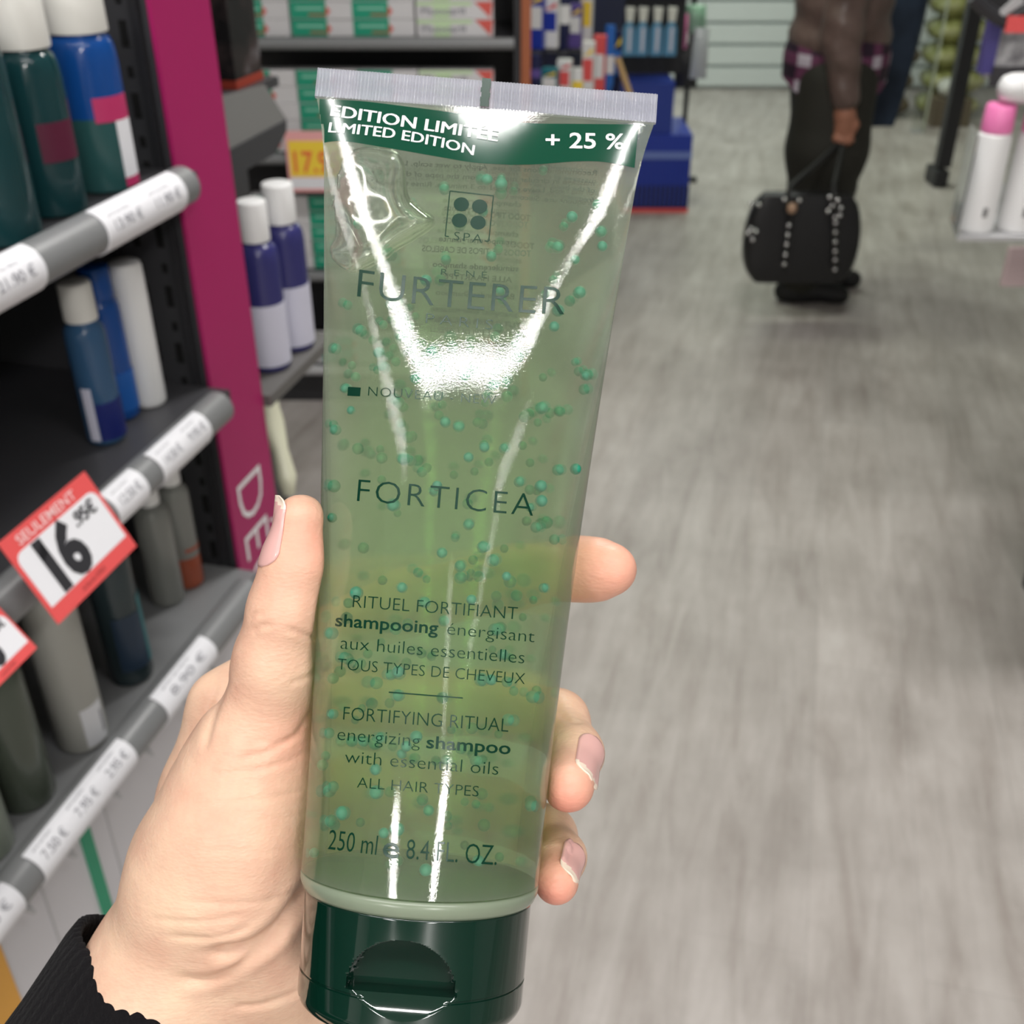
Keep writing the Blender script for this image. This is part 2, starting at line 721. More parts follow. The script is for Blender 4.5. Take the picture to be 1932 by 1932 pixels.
for j in range(NR - 1):
    for i in (0, NC):
        q = j * (NC + 1) + i
        mb.f.append((q, q + NC + 1, q + NC + 1 + half, q + half))
        mb.m.append(0)
for j in (0, NR - 1):
    for i in range(NC):
        q = j * (NC + 1) + i
        mb.f.append((q, q + 1, q + 1 + half, q + half))
        mb.m.append(0)
seal = mb.build('end_seal', M_seal, tube_thing, smooth=True, sharp=60)

M_print = mat('dark_green_print', (0.003, 0.032, 0.018), 0.25, spec=0.35)
M_band = mat('dark_green_band', (0.004, 0.055, 0.030), 0.10, spec=0.5)
M_bandtxt = mat('white_band_print', (0.88, 0.90, 0.90), 0.3)
M_backprint = mat('grey_back_print', (0.012, 0.018, 0.014), 0.6)

# green register mark on the seal
mb = MB()
for k in range(6):
    h0, h1 = SEALH * k / 6, SEALH * (k + 1) / 6
    j0 = random.uniform(-0.0002, 0.0002)
    cs = []
    for h in (h0, h1):
        for x in (-0.0008 + j0, 0.0012 + j0):
            cs.append(TB + Ta * (TL + h) + Tu * (x - 0.0004) + Tn * 0.00095)
    mb.add([cw(*p) for p in cs], [(0, 1, 3, 2)])
mb.build('seam_mark', M_print, seal)


# ---- printing: picture points dropped onto the tube wall
def on_tube(px, py, lift=0.00012, back=False):
    d = Vector(((px - 966) / F, (966 - py) / F, 1.0)).normalized()
    h = BODY_BVH.ray_cast(Vector((0, 0, 0)), d)
    if h[0] is None:
        return None
    p, n = h[0], h[1]
    if n.dot(d) > 0:
        n = -n
    if back:
        h = BODY_BVH.ray_cast(p + d * 0.0006, d)
        if h[0] is None:
            return None
        p = h[0]
        n = -d
        return cw(*(p + n * 0.0003))
    return cw(*(p + n * lift))


def curve_xy(pts, t):
    """quadratic/linear through 2 or 3 points at parameter t (also beyond 0..1)"""
    if len(pts) == 2:
        (x0, y0), (x1, y1) = pts
        return x0 + (x1 - x0) * t, y0 + (y1 - y0) * t
    (x0, y0), (xm, ym), (x1, y1) = pts
    tm = (xm - x0) / (x1 - x0)
    x = x0 + (x1 - x0) * t
    l0 = (t - tm) * (t - 1) / (tm)
    lm = t * (t - 1) / (tm * (tm - 1))
    l1 = t * (t - tm) / (1 - tm)
    return x, y0 * l0 + ym * lm + y1 * l1


def tube_text(mb, body_, pts, cap, bold=0.0, spacing=1.0, lift=0.00012, mirror=False, back=False, mi=0):
    bm, wd = text2d(body_, bold, spacing)
    cut_grid(bm, 0.34)
    bmesh.ops.triangulate(bm, faces=bm.faces[:])
    dx, dy = pts[-1][0] - pts[0][0], pts[-1][1] - pts[0][1]
    ln = math.hypot(dx, dy)
    ux, uy = dy / ln, -dx / ln
    if ux * 0 + uy > 0:
        ux, uy = -ux, -uy
    vs, ok = [], []
    bm.verts.index_update()
    for v in bm.verts:
        t = v.co.x / wd
        if mirror:
            t = 1 - t
        x, y = curve_xy(pts, t)
        p = on_tube(x + ux * v.co.y * cap, y + uy * v.co.y * cap, lift, back)
        ok.append(p is not None)
        vs.append(p if p is not None else Vector((0, 0, 0)))
    fs = [[v.index for v in f.verts] for f in bm.faces if all(ok[v.index] for v in f.verts)]
    mb.add(vs, fs, mi)
    bm.free()


def tube_patch(mb, poly, step=8, lift=0.00008, mi=0):
    """filled picture polygon laid on the tube wall"""
    bm = bmesh.new()
    bm.faces.new([bm.verts.new((x, y, 0)) for x, y in poly])
    bmesh.ops.triangulate(bm, faces=bm.faces[:])
    cut_grid(bm, step)
    bmesh.ops.triangulate(bm, faces=bm.faces[:])
    bm.verts.index_update()
    vs = [on_tube(v.co.x, v.co.y, lift) for v in bm.verts]
    fs = [[v.index for v in f.verts] for f in bm.faces if all(vs[v.index] is not None for v in f.verts)]
    mb.add([p if p is not None else Vector((0, 0, 0)) for p in vs], fs, mi)
    bm.free()


def sample_curve(pts, n):
    """Catmull-Rom through points"""
    out_ = []
    k = len(pts) - 1
    for i in range(k):
        p0, p1, p2, p3 = pts[max(i - 1, 0)], pts[i], pts[i + 1], pts[min(i + 2, k)]
        for s in range(n):
            t = s / n
            out_.append(tuple(0.5 * ((2 * b) + (-a + c) * t + (2 * a - 5 * b + 4 * c - d) * t * t + (-a + 3 * b - 3 * c + d) * t ** 3)
                              for a, b, c, d in zip(p0, p1, p2, p3)))
    out_.append(pts[-1])
    return out_


band_top = sample_curve([(603, 187), (680, 191), (741, 198), (850, 212), (922, 223), (995, 232.5), (1085, 234), (1205, 235)], 5)
band_bot = sample_curve([(602, 271), (650, 267), (741, 281), (832, 297), (904, 308), (995, 311), (1085, 305), (1140, 306), (1197, 317)], 5)
mb = MB()
tube_patch(mb, band_top + band_bot[::-1], 9)
band = mb.build('label_band', M_band, tube_thing, smooth=True, recalc=False)
bmx = bmesh.new()
bmx.from_mesh(band.data)
bmesh.ops.remove_doubles(bmx, verts=bmx.verts, dist=2e-6)
seen, best = set(), []
for v0 in bmx.verts:
    if v0 in seen:
        continue
    isl, st_ = [], [v0]
    seen.add(v0)
    while st_:
        q = st_.pop()
        isl.append(q)
        for e in q.link_edges:
            o2 = e.other_vert(q)
            if o2 not in seen:
                seen.add(o2)
                st_.append(o2)
    if len(isl) > len(best):
        best = isl
best = set(best)
bmesh.ops.delete(bmx, geom=[v for v in bmx.verts if v not in best], context='VERTS')
bmx.to_mesh(band.data)
bmx.free()
mb = MB()
tube_text(mb, 'EDITION LIMITÉE', [(624, 219), (760, 240), (938, 268)], 21, 0.0, 1.0, 0.0002)
tube_text(mb, 'LIMITED EDITION', [(620, 250), (750, 263.5), (893, 294)], 18.5, 0.0, 1.0, 0.0002)
tube_text(mb, '+ 25 %', [(1029, 279), (1177, 282)], 28, 0.012, 1.0, 0.0002)
for dx in (-0.9, 0.9):
    tube_text(mb, 'EDITION LIMITÉE', [(624 + dx, 219), (760 + dx, 240), (938 + dx, 268)], 21, 0.0, 1.0, 0.0002)
    tube_text(mb, 'LIMITED EDITION', [(620 + dx * .7, 250), (750 + dx * .7, 263.5), (893 + dx * .7, 294)], 18.5, 0.0, 1.0, 0.0002)
mb.build('band_lettering', M_bandtxt, band, recalc=False)

mb = MB()
LT = -0.014


def stroke(a, b, wpx=1.6):
    dx, dy = b[0] - a[0], b[1] - a[1]
    ln = math.hypot(dx, dy)
    nx, ny = -dy / ln * wpx / 2, dx / ln * wpx / 2
    tube_patch(mb, [(a[0] + nx, a[1] + ny), (b[0] + nx, b[1] + ny), (b[0] - nx, b[1] - ny), (a[0] - nx, a[1] - ny)], 12, 0.00012)


stroke((849, 361), (931, 370), 2.0)
stroke((849, 361), (840, 446), 2.0)
stroke((931, 370), (922, 456), 2.0)
stroke((840, 446), (847, 447), 2.0)
stroke((914, 455), (922, 456), 2.0)
for cx, cy in ((870.5, 386), (905, 390), (867, 416.5), (902, 420.5)):
    tube_patch(mb, [(cx + 14.5 * math.cos(k * math.pi / 14), cy + 13.2 * math.sin(k * math.pi / 14)) for k in range(28)], 9, 0.00012)
tube_patch(mb, [(657.5, 730), (681.5, 731.5), (680, 748), (656, 747)], 9, 0.00012)
stroke((734, 1306), (873, 1317), 2.4)
for body_, pts, cap, bold, sp in (
        ('SPA', [(856, 453.5), (909, 459)], 16, LT, 1.25),
        ('RENÉ', [(832, 519), (918, 525)], 11.5, LT, 1.75),
        ('FURTERER', [(674, 560), (860, 581.5), (1064, 594)], 52, -0.008, 1.05),
        ('PARIS', [(803, 610), (929, 623)], 19, LT, 1.45),
        ('NOUVEAU - NEW', [(695, 747), (935, 764)], 17.5, LT, 1.1),
        ('FORTICEA', [(674, 946), (1005, 974)], 42, -0.012, 1.15),
        ('RITUEL FORTIFIANT', [(666, 1146), (975, 1169)], 23.5, LT, 1.0),
        ('shampooing', [(633, 1181), (826, 1196)], 23, 0.014, 1.0),
        ('énergisant', [(843, 1197), (1007, 1212)], 23, LT, 1.0),
        ('aux huiles essentielles', [(643, 1224), (988, 1252)], 24, LT, 1.0),
        ('TOUS TYPES DE CHEVEUX', [(637, 1263), (989, 1291)], 21, LT, 1.0),
        ('FORTIFYING RITUAL', [(648, 1358), (958, 1381)], 25, LT, 1.0),
        ('energizing', [(637, 1396), (792, 1409)], 24, LT, 1.0),
        ('shampoo', [(804, 1411), (962, 1423)], 23, 0.014, 1.0),
        ('with essential oils', [(651, 1439), (939, 1462)], 24, LT, 1.0),
        ('ALL HAIR TYPES', [(674, 1486), (902, 1503)], 20, LT, 1.0),
        ('250 ml', [(619, 1602), (710, 1613)], 37, -0.006, 1.0),
        ('e', [(721, 1616), (752, 1620)], 41, 0.012, 1.0),
        ('8.4 FL. OZ.', [(766, 1620), (936, 1632)], 37, -0.006, 1.0)):
    tube_text(mb, body_, pts, cap, bold, sp)
mb.build('front_print', M_print, tube_thing, recalc=False)

mb = MB()
for body_, pts, cap in (
        ('Recommendations for use. Apply to wet scalp. Lather and', [(690, 308), (1126, 331)], 9),
        ('massage in circular motions from the nape of the neck to', [(690, 328), (1122, 350)], 9),
        ('of the head. Leave on for 1 to 3 minutes. Rinse thoroughly', [(690, 346), (1120, 368)], 9),
        ('frequent use. Silicone free.', [(925, 372), (1118, 387)], 9),
        ('champú energizante', [(838, 396), (980, 404)], 10),
        ('TODO TIPO DE CABELLOS', [(836, 421), (996, 430)], 11),
        ('champô energizante', [(828, 455), (974, 462)], 10),
        ('TODOS OS TIPOS DE CABELOS', [(796, 474), (1002, 484)], 11),
        ('stimulerende shampoo', [(816, 503), (978, 512)], 10),
        ('ALLE HAARTYPES', [(830, 525), (966, 533)], 10),
        ('Belebendes Shampoo', [(822, 556), (970, 565)], 10),
        ('shampoo energizzante', [(820, 607), (966, 616)], 10),
        ('TUTTI I TIPI DI CAPELLI', [(812, 626), (972, 636)], 10),
        ('Tonisierendes Shampoo', [(816, 664), (956, 672)], 8)):
    tube_text(mb, body_, pts, cap, 0.02, 1.0, mirror=True, back=True)
mb.build('back_print', M_backprint, tube_thing, recalc=False)

# ---- air bubble in the gel
bub = [(654, 279), (680, 268), (720, 270), (748, 279), (763, 307), (767, 343), (774, 372), (795, 394), (821, 416), (818, 430), (785, 455), (748, 477),
       (730, 492), (687, 513), (658, 517), (626, 492), (618, 470), (629, 445), (629, 416), (620, 380), (626, 336), (640, 300)]
bub = np.array(sample_curve(bub + [bub[0]], 4)[:-1])
vox = 0.0004
zc = 0.2385
sc = zc / F
lo = np.array([(bub[:, 0].min() - 8 - 966) * sc, (966 - bub[:, 1].max() - 8) * sc, 0.2285])
hi = np.array([(bub[:, 0].max() + 8 - 966) * sc, (966 - bub[:, 1].min() + 8) * sc, 0.2475])
G = grid_points(lo, hi, vox)
qx, qy = G[:, :, 0, 0] / sc + 966, 966 - G[:, :, 0, 1] / sc
inside = np.zeros(qx.shape, bool)
dist = np.full(qx.shape, 1e9)
nb = len(bub)
for i in range(nb):
    (x0, y0), (x1, y1) = bub[i], bub[(i + 1) % nb]
    c = ((y0 > qy) != (y1 > qy)) & (qx < (x1 - x0) * (qy - y0) / (y1 - y0 + 1e-12) + x0)
    inside ^= c
    h = np.clip(((qx - x0) * (x1 - x0) + (qy - y0) * (y1 - y0)) / ((x1 - x0) ** 2 + (y1 - y0) ** 2 + 1e-9), 0, 1)
    dist = np.minimum(dist, np.hypot(qx - x0 - h * (x1 - x0), qy - y0 - h * (y1 - y0)))
sd = np.where(inside, dist, -dist) * sc
pc = np.stack([G[:, :, 0, 0], G[:, :, 0, 1], np.full(qx.shape, zc)], -1)
vq = ((pc - TB) @ Ta) / TL
xq = ((pc - TB) @ Tu) / t_hw(vq)
dq = t_dep(vq) * np.clip(1 - xq ** 2, 0.02, 1) ** t_exp(vq)
th = np.minimum(0.0036, dq * 0.62) * np.sqrt(np.clip(1 - (1 - np.clip(sd / 0.0050, 0, 1)) ** 2, 0, 1)) - 0.0002
th += 0.00020 * np.sin(qx * 0.05) * np.sin(qy * 0.045 + 1)
th = np.where(sd > 0, th, -0.0004 + sd)
axis_z = TB[2] + vq * TL * Ta[2] - Tn[2] * 0 - dq * 0.22
D = np.abs(G[..., 2] - axis_z[..., None]) - th[..., None]
v_, q_ = iso_mesh(D, lo, vox)
v_ = smooth_quads(v_, q_, 14)
mb = MB()
mb.add([cw(*p) for p in v_], q_.tolist())
M_air = bpy.data.materials.new('air_bubble')
M_air.use_nodes = True
M_air.node_tree.nodes.clear()
out = N(M_air, 'ShaderNodeOutputMaterial')
g = N(M_air, 'ShaderNodeBsdfGlass', i_IOR=0.74, i_Roughness=0.0)
g.inputs[0].default_value = (1, 1, 1, 1)
tr = N(M_air, 'ShaderNodeBsdfTransparent')
mx = N(M_air, 'ShaderNodeMixShader')
mx.inputs[0].default_value = 0.92
L(M_air, tr.outputs[0], mx.inputs[1])
L(M_air, g.outputs[0], mx.inputs[2])
gs = N(M_air, 'ShaderNodeBsdfGlossy', i_Roughness=0.10)
mx2 = N(M_air, 'ShaderNodeMixShader')
mx2.inputs[0].default_value = 0.07
L(M_air, mx.outputs[0], mx2.inputs[1])
L(M_air, gs.outputs[0], mx2.inputs[2])
L(M_air, mx2.outputs[0], out.inputs[0])
mb.build('air_bubble', M_air, tube_thing, smooth=True)

# ---- beads
M_bead = mat('teal_bead', (0.018, 0.235, 0.145), 0.35, sss=0.0)
bs = bmesh.new()
bmesh.ops.create_uvsphere(bs, u_segments=16, v_segments=10, radius=1.0)
bead_me = bpy.data.meshes.new('bead')
for f in bs.faces:
    f.smooth = True
bs.to_mesh(bead_me)
bead_me.materials.append(M_bead)
rb = random.Random(11)
beads = []
while len(beads) < 260:
    v = rb.uniform(0.03, 0.93)
    if rb.random() > 0.55 + 0.45 * (1 - abs(v - 0.6)):
        continue
    xi = rb.uniform(-0.95, 0.95)
    dp = t_dep(v) * (1 - xi * xi) ** t_exp(v)
    r_ = rb.uniform(0.0009, 0.00145)
    if dp < r_ * 1.5 or abs(xi) * t_hw(v) > t_hw(v) - r_ * 2:
        continue
    fr_ = rb.uniform(-1, 1)
    fr_ = math.copysign(abs(fr_) ** 0.6, fr_) * 0.9
    off = max(-(dp - r_ * 1.2), min(dp - r_ * 1.2, dp * fr_))
    p = TB + Ta * v * TL + Tu * t_hw(v) * xi + Tn * off
    X_, Y_ = 966 + p[0] / p[2] * F, 966 - p[1] / p[2] * F
    if 605 < X_ < 835 and 255 < Y_ < 525 and rb.random() < 0.93:
        continue
    cl = [b for b in beads if np.linalg.norm(b[0] - p) < b[1] + r_]
    if cl:
        continue
    beads.append((p, r_))
beads.sort(key=lambda b: -b[1] / b[0][2])
for p, r_ in beads[:100]:
    o = bpy.data.objects.new('bead', bead_me)
    put(o, tube_thing)
    o.location = cw(*p) - tube_base
    o.scale = (r_, r_, r_ * rb.uniform(0.85, 1.0))
mb = MB()
sv = [tuple(v.co) for v in bead_me.vertices]
sf = [tuple(f.vertices) for f in bead_me.polygons]
for p, r_ in beads[100:]:
    c = cw(*p)
    mb.add([(c.x + a * r_, c.y + b * r_, c.z + d * r_) for a, b, d in sv], sf)
o = mb.build('beads', M_bead, tube_thing, smooth=True)
o['kind'] = 'stuff'

# ---- shoulder and cap
def ring(s, r, n, rows_xy=None):
    return [TB + Ta * s + (Tu * math.cos(2 * math.pi * i / n) + Tn * math.sin(2 * math.pi * i / n)) * r for i in range(n)]


mb = MB()
prof = [(0.0032, 0.0002), (0.0032, 0.0236), (0.0030, 0.02425), (0.0018, 0.0242), (0.0004, 0.0236), (-0.0002, 0.0230), (-0.0002, 0.0200)]  # inner rows add a pale floor standing in for light scattered in gel
n = 96
for s, r in prof:
    mb.v += [tuple(cw(*p)) for p in ring(s, r, n)]
for j in range(len(prof) - 1):
    for i in range(n):
        i2 = (i + 1) % n
        mb.f.append((j * n + i, j * n + i2, (j + 1) * n + i2, (j + 1) * n + i))
        mb.m.append(0)
M_shoulder = mat('frosted_shoulder', (0.30, 0.36, 0.26), 0.25, trans=0.3)
mb.build('tube_shoulder', M_shoulder, tube_thing, smooth=True)

M_cap = mat('glossy_dark_green', (0.002, 0.020, 0.012), 0.06, spec=0.6, coat=0.5)
CR, CL = 0.0230, 0.0228
NS, NA = 150, 300
mb = MB()


def cap_r(s):
    d = CL + s
    rr = CR - 0.0004 * (-s / CL)
    if d < 0.0035:
        rr -= 0.0035 - math.sqrt(max(0.0035 ** 2 - (0.0035 - d) ** 2, 0))
    if s > -0.0004:
        rr -= 0.0004 + s
    return rr


SSEAM = -0.0150
ss = [-CL * j / (NS - 1) for j in range(NS)]
for s in ss:
    for i in range(NA):
        a = 2 * math.pi * i / NA
        r = cap_r(s)
        uu, nn = r * math.cos(a), r * math.sin(a)
        if abs(s - SSEAM) < 0.00016:
            uu *= 0.988
            nn *= 0.988
        if nn > 0:
            cx = -0.0008
            if s > -0.0140:
                q = math.hypot((uu - cx) / 0.0102, (s + 0.0140) / 0.0100)
                if q < 1.0:
                    k = min(1.0, (1.0 - q) / 0.05)
                    k = k * k * (3 - 2 * k)
                    nn += (min(nn, 0.0160) - nn) * k
            else:
                q = min(1.0, (-0.0140 - s) / 0.0052)
                lim = 0.0204 + 0.0026 * (1 - (1 - q) ** 1.35)
                k = max(0.0, min(1.0, (0.0122 - abs(uu - cx)) / 0.0028))
                k = k * k * (3 - 2 * k)
                nn += (min(nn, lim) - nn) * k
        mb.v.append(tuple(cw(*(TB + Ta * s + Tu * uu + Tn * nn))))
for j in range(NS - 1):
    for i in range(NA):
        i2 = (i + 1) % NA
        mb.f.append((j * NA + i, j * NA + i2, (j + 1) * NA + i2, (j + 1) * NA + i))
        mb.m.append(0)
mb.f.append(tuple(range(NA)))
mb.f.append(tuple(range((NS - 1) * NA, NS * NA))[::-1])
mb.m += [0, 0]
mb.build('cap', M_cap, tube_thing, smooth=True, sharp=35)


# ================================================================== the hand and the sleeve
def C4(px, py, t, r):
    return (cpx(px, py, t), r / F * t)


def chain(Pt, pts, k):
    d = None
    for a, b in zip(pts[:-1], pts[1:]):
        (pa, ra), (pb, rb_) = C4(*a), C4(*b)
        e = cone_sdf(Pt, pa, pb, ra, rb_)
        d = e if d is None else smin(d, e, k)
    return d


vox = 0.00065
lo = np.array([(120 - 966) / F * 0.25, (966 - 2250) / F * 0.25, 0.190])
hi = np.array([(1260 - 966) / F * 0.25, (966 - 880) / F * 0.25, 0.315])
G = grid_points(lo, hi, vox)
palm = None
for pts in (
        [(318, 1860, .252, 140), (545, 1960, .262, 135)],                       # wrist across
        [(318, 1860, .252, 140), (250, 2260, .235, 150)],
        [(545, 1960, .262, 135), (420, 2260, .245, 150)],
        [(412, 1640, .243, 152), (318, 1860, .252, 140)],                       # thenar to wrist
        [(470, 1470, .240, 125), (415, 1640, .243, 150)],
        [(455, 1560, .236, 130), (520, 1800, .250, 120)],
        [(425, 1330, .266, 64), (400, 1500, .268, 95), (340, 1830, .262, 110)],     # index metacarpal edge
        [(520, 1330, .286, 70), (480, 1830, .275, 105)],
        [(610, 1440, .291, 66), (560, 1860, .276, 105)],
        [(690, 1580, .290, 62), (650, 1830, .272, 125), (600, 1960, .266, 120)]):
    d = chain(G, pts, 0.004)
    palm = d if palm is None else smin(palm, d, 0.009)
thumb = chain(G, [(567, 985, .2235, 51), (560, 1060, .2245, 60), (545, 1150, .2265, 71), (525, 1250, .230, 78), (490, 1400, .236, 100), (470, 1480, .240, 120)], 0.004)
hand = smin(palm, thumb, 0.007)
FING = {
    'index': [(425, 1330, .266, 62), (560, 1230, .279, 60), (770, 1135, .276, 60), (970, 1090, .263, 58), (1085, 1072, .253, 57), (1116, 1073, .2508, 55), (1138, 1073, .249, 51), (1155, 1073, .2475, 41)],
    'middle': [(520, 1330, .286, 66), (700, 1330, .292, 62), (930, 1325, .279, 60), (1052, 1362, .257, 56), (1087, 1420, .243, 49), (1074, 1484, .2305, 49)],
    'ring': [(610, 1440, .291, 62), (780, 1500, .292, 60), (940, 1530, .277, 56), (1035, 1575, .255, 50), (1058, 1615, .243, 43), (1049, 1662, .2335, 42)],
    'little': [(690, 1580, .290, 58), (800, 1660, .286, 54), (900, 1700, .276, 50), (950, 1735, .262, 44)]}
fings = None
for k, pts in FING.items():
    d = chain(G, pts, 0.003)
    fings = d if fings is None else smin(fings, d, 0.0012)
hand = smin(hand, fings, 0.005)
# the hand closes on the tube without entering it
vq = ((G - TB) @ Ta) / TL
xq = (G - TB) @ Tu
nq = (G - TB) @ Tn
hwv, dpv = t_hw(vq) + 0.0003, t_dep(vq) + 0.0003
hwv = np.where(vq < 0, CR + 0.0004, hwv)
dpv = np.where(vq < 0, CR + 0.0004, dpv)
rr = np.sqrt((xq / hwv) ** 2 + (nq / dpv) ** 2)
td = (rr - 1) * np.minimum(hwv, dpv)
td = np.maximum(td, -(vq * TL + CL + 0.0005))
hand = -smin(-hand, td, 0.0012)
hv, hq = iso_mesh(hand, lo, vox)
hv = smooth_quads(hv, hq, 5)
del G, hand, palm, thumb, fings, vq, xq, nq, td, rr, hwv, dpv


def vnormals(v, q):
    n = np.zeros_like(v)
    fn = np.cross(v[q[:, 2]] - v[q[:, 0]], v[q[:, 3]] - v[q[:, 1]])
    for k in range(4):
        np.add.at(n, q[:, k], fn)
    return n / np.maximum(np.linalg.norm(n, axis=1), 1e-12)[:, None]


hn = vnormals(hv, hq)
# orientation: outward normals look away from the thenar's inside
_c = cpx(450, 1560, .243)
_near = np.linalg.norm(hv - _c, axis=1).argsort()[:400]
if float(((hv[_near] - _c) * hn[_near]).sum()) < 0:
    hq = hq[:, ::-1]
    hn = -hn
front = hn[:, 2] < 0.25
hx, hy = 966 + hv[:, 0] / hv[:, 2] * F, 966 - hv[:, 1] / hv[:, 2] * F
disp = np.zeros(len(hv))


def crease(pts, width, depth):
    pts = np.array(sample_curve(pts, 8))
    d = np.full(len(hv), 1e9)
    tt = np.zeros(len(hv))
    for i in range(len(pts) - 1):
        (x0, y0), (x1, y1) = pts[i], pts[i + 1]
        h = np.clip(((hx - x0) * (x1 - x0) + (hy - y0) * (y1 - y0)) / ((x1 - x0) ** 2 + (y1 - y0) ** 2 + 1e-9), 0, 1)
        e = np.hypot(hx - x0 - h * (x1 - x0), hy - y0 - h * (y1 - y0))
        tt = np.where(e < d, (i + h) / (len(pts) - 1), tt)
        d = np.minimum(d, e)
    fade = np.clip(np.minimum(tt, 1 - tt) * 6, 0.15, 1)
    disp[front] += (-depth * np.exp(-(d / width) ** 2) * fade)[front] + (0.15 * depth * np.exp(-((d - 2.2 * width) / width) ** 2) * fade)[front]


for pts, wd, dp in (
        ([(475, 1195), (492, 1182), (515, 1180)], 5, .0004), ([(468, 1170), (482, 1158), (500, 1160)], 4, .0003),
        ([(540, 1185), (580, 1200), (612, 1203)], 5, .0004), ([(545, 1290), (575, 1280), (598, 1262)], 5, .0003),
        ([(427, 1268), (405, 1340), (385, 1420)], 8, .0005),
        ([(595, 1330), (560, 1385), (500, 1420), (445, 1432)], 6, .0004), ([(590, 1372), (540, 1398), (470, 1400)], 5, .0002),
        ([(585, 1420), (500, 1450), (400, 1462)], 5, .00022), ([(580, 1490), (490, 1510), (370, 1515)], 5, .00018),
        ([(585, 1535), (500, 1548), (420, 1555)], 4, .0001), ([(580, 1600), (480, 1608), (390, 1602)], 4, .0001),
        ([(585, 1660), (520, 1695), (420, 1705), (330, 1700)], 6, .0002),
        ([(585, 1668), (540, 1735), (470, 1790), (385, 1800)], 13, .0022),
        ([(570, 1700), (500, 1790), (400, 1850), (330, 1845)], 9, .0010),
        ([(480, 1745), (400, 1770), (310, 1768)], 6, .00035), ([(460, 1725), (370, 1740), (280, 1732)], 5, .00025),
        ([(570, 1870), (500, 1895), (440, 1900)], 6, .0005),
        ([(1052, 1345), (1075, 1360), (1100, 1362)], 5, .0003)):
    crease(pts, wd, dp)
for a, b, c, d, amp in ((.021, .013, .4, 1.1, .00022), (.045, -.031, 2.0, .3, .00012), (.011, .034, 1.0, 2.0, .00018)):
    disp += amp * np.sin(hx * a + c) * np.sin(hy * b + d)
hv = hv + hn * disp[:, None]
hn = vnormals(hv, hq)

# blood-red fingertips and knuckle pinks, part of the skin itself
red = np.zeros(len(hv))
for (x, y, t), r_, s_ in (((1150, 1075, .246), .016, 0.55), ((1060, 1515, .229), .008, .9), ((1040, 1680, .232), .007, .9), ((585, 1030, .222), .010, .45),
                          ((560, 1385, .233), .010, .55), ((480, 1600, .228), .016, .12), ((520, 1180, .222), .010, .15)):
    red += s_ * np.exp(-(np.linalg.norm(hv - cpx(x, y, t), axis=1) / r_) ** 2)
mb = MB()
mb.add([cw(*p) for p in hv], hq.tolist())
M_skin = mat('skin', (0.80, 0.55, 0.38), 0.42, spec=0.35, sss=0.12)
_b = bsdf(M_skin)
_b.inputs['Subsurface Radius'].default_value = (1.0, 0.35, 0.2)
_b.inputs['Subsurface Scale'].default_value = 0.004
at = N(M_skin, 'ShaderNodeAttribute', attribute_name='blush')
tc = N(M_skin, 'ShaderNodeTexCoord')
nz = N(M_skin, 'ShaderNodeTexNoise', i_Scale=45.0, i_Detail=5.0, i_Roughness=0.65)
L(M_skin, tc.outputs['Object'], nz.inputs['Vector'])
base = ramp(M_skin, nz.outputs['Fac'], [(0.30, (0.66, 0.38, 0.275)), (0.52, (0.735, 0.485, 0.35)), (0.72, (0.79, 0.56, 0.395))])
mx = N(M_skin, 'ShaderNodeMixRGB', blend_type='MIX')
mx.inputs[2].default_value = (0.80, 0.28, 0.21, 1)
L(M_skin, at.outputs['Fac'], mx.inputs[0])
L(M_skin, base, mx.inputs[1])
L(M_skin, mx.outputs[0], _b.inputs['Base Color'])
n1 = N(M_skin, 'ShaderNodeTexVoronoi', i_Scale=1500.0)
n2 = N(M_skin, 'ShaderNodeTexNoise', i_Scale=420.0, i_Detail=4.0)
mp = N(M_skin, 'ShaderNodeMapping')
mp.inputs['Scale'].default_value = (0.45, 1, 1)
mp.inputs['Rotation'].default_value = (0, 0.25, 0)
L(M_skin, tc.outputs['Object'], mp.inputs[0])
L(M_skin, mp.outputs[0], n1.inputs['Vector'])
L(M_skin, mp.outputs[0], n2.inputs['Vector'])
ad = N(M_skin, 'ShaderNodeMath', operation='MULTIPLY_ADD')
ad.inputs[1].default_value = 0.35
L(M_skin, n1.outputs['Distance'], ad.inputs[0])
L(M_skin, n2.outputs['Fac'], ad.inputs[2])
bp = N(M_skin, 'ShaderNodeBump', i_Strength=0.28, i_Distance=0.0006)
L(M_skin, ad.outputs[0], bp.inputs['Height'])
L(M_skin, bp.outputs[0], _b.inputs['Normal'])
hand_o = mb.build('hand', M_skin, None, smooth=True)
tag(hand_o, 'bare hand of a person gripping the green shampoo tube from behind', 'hand')
ca = hand_o.data.attributes.new('blush', 'FLOAT', 'POINT')
ca.data.foreach_set('value', np.clip(red, 0, 1).astype(np.float32))
HAND_BVH = BVHTree.FromPolygons([Vector(p) for p in hv], hq.tolist())

# ---- fingernails, laid on the finger ends
M_nail = mat('pink_nail', (0.74, 0.43, 0.40), 0.25, spec=0.5, coat=0.2)
M_nailtip = mat('white_nail_edge', (0.84, 0.70, 0.58), 0.25, coat=0.2)


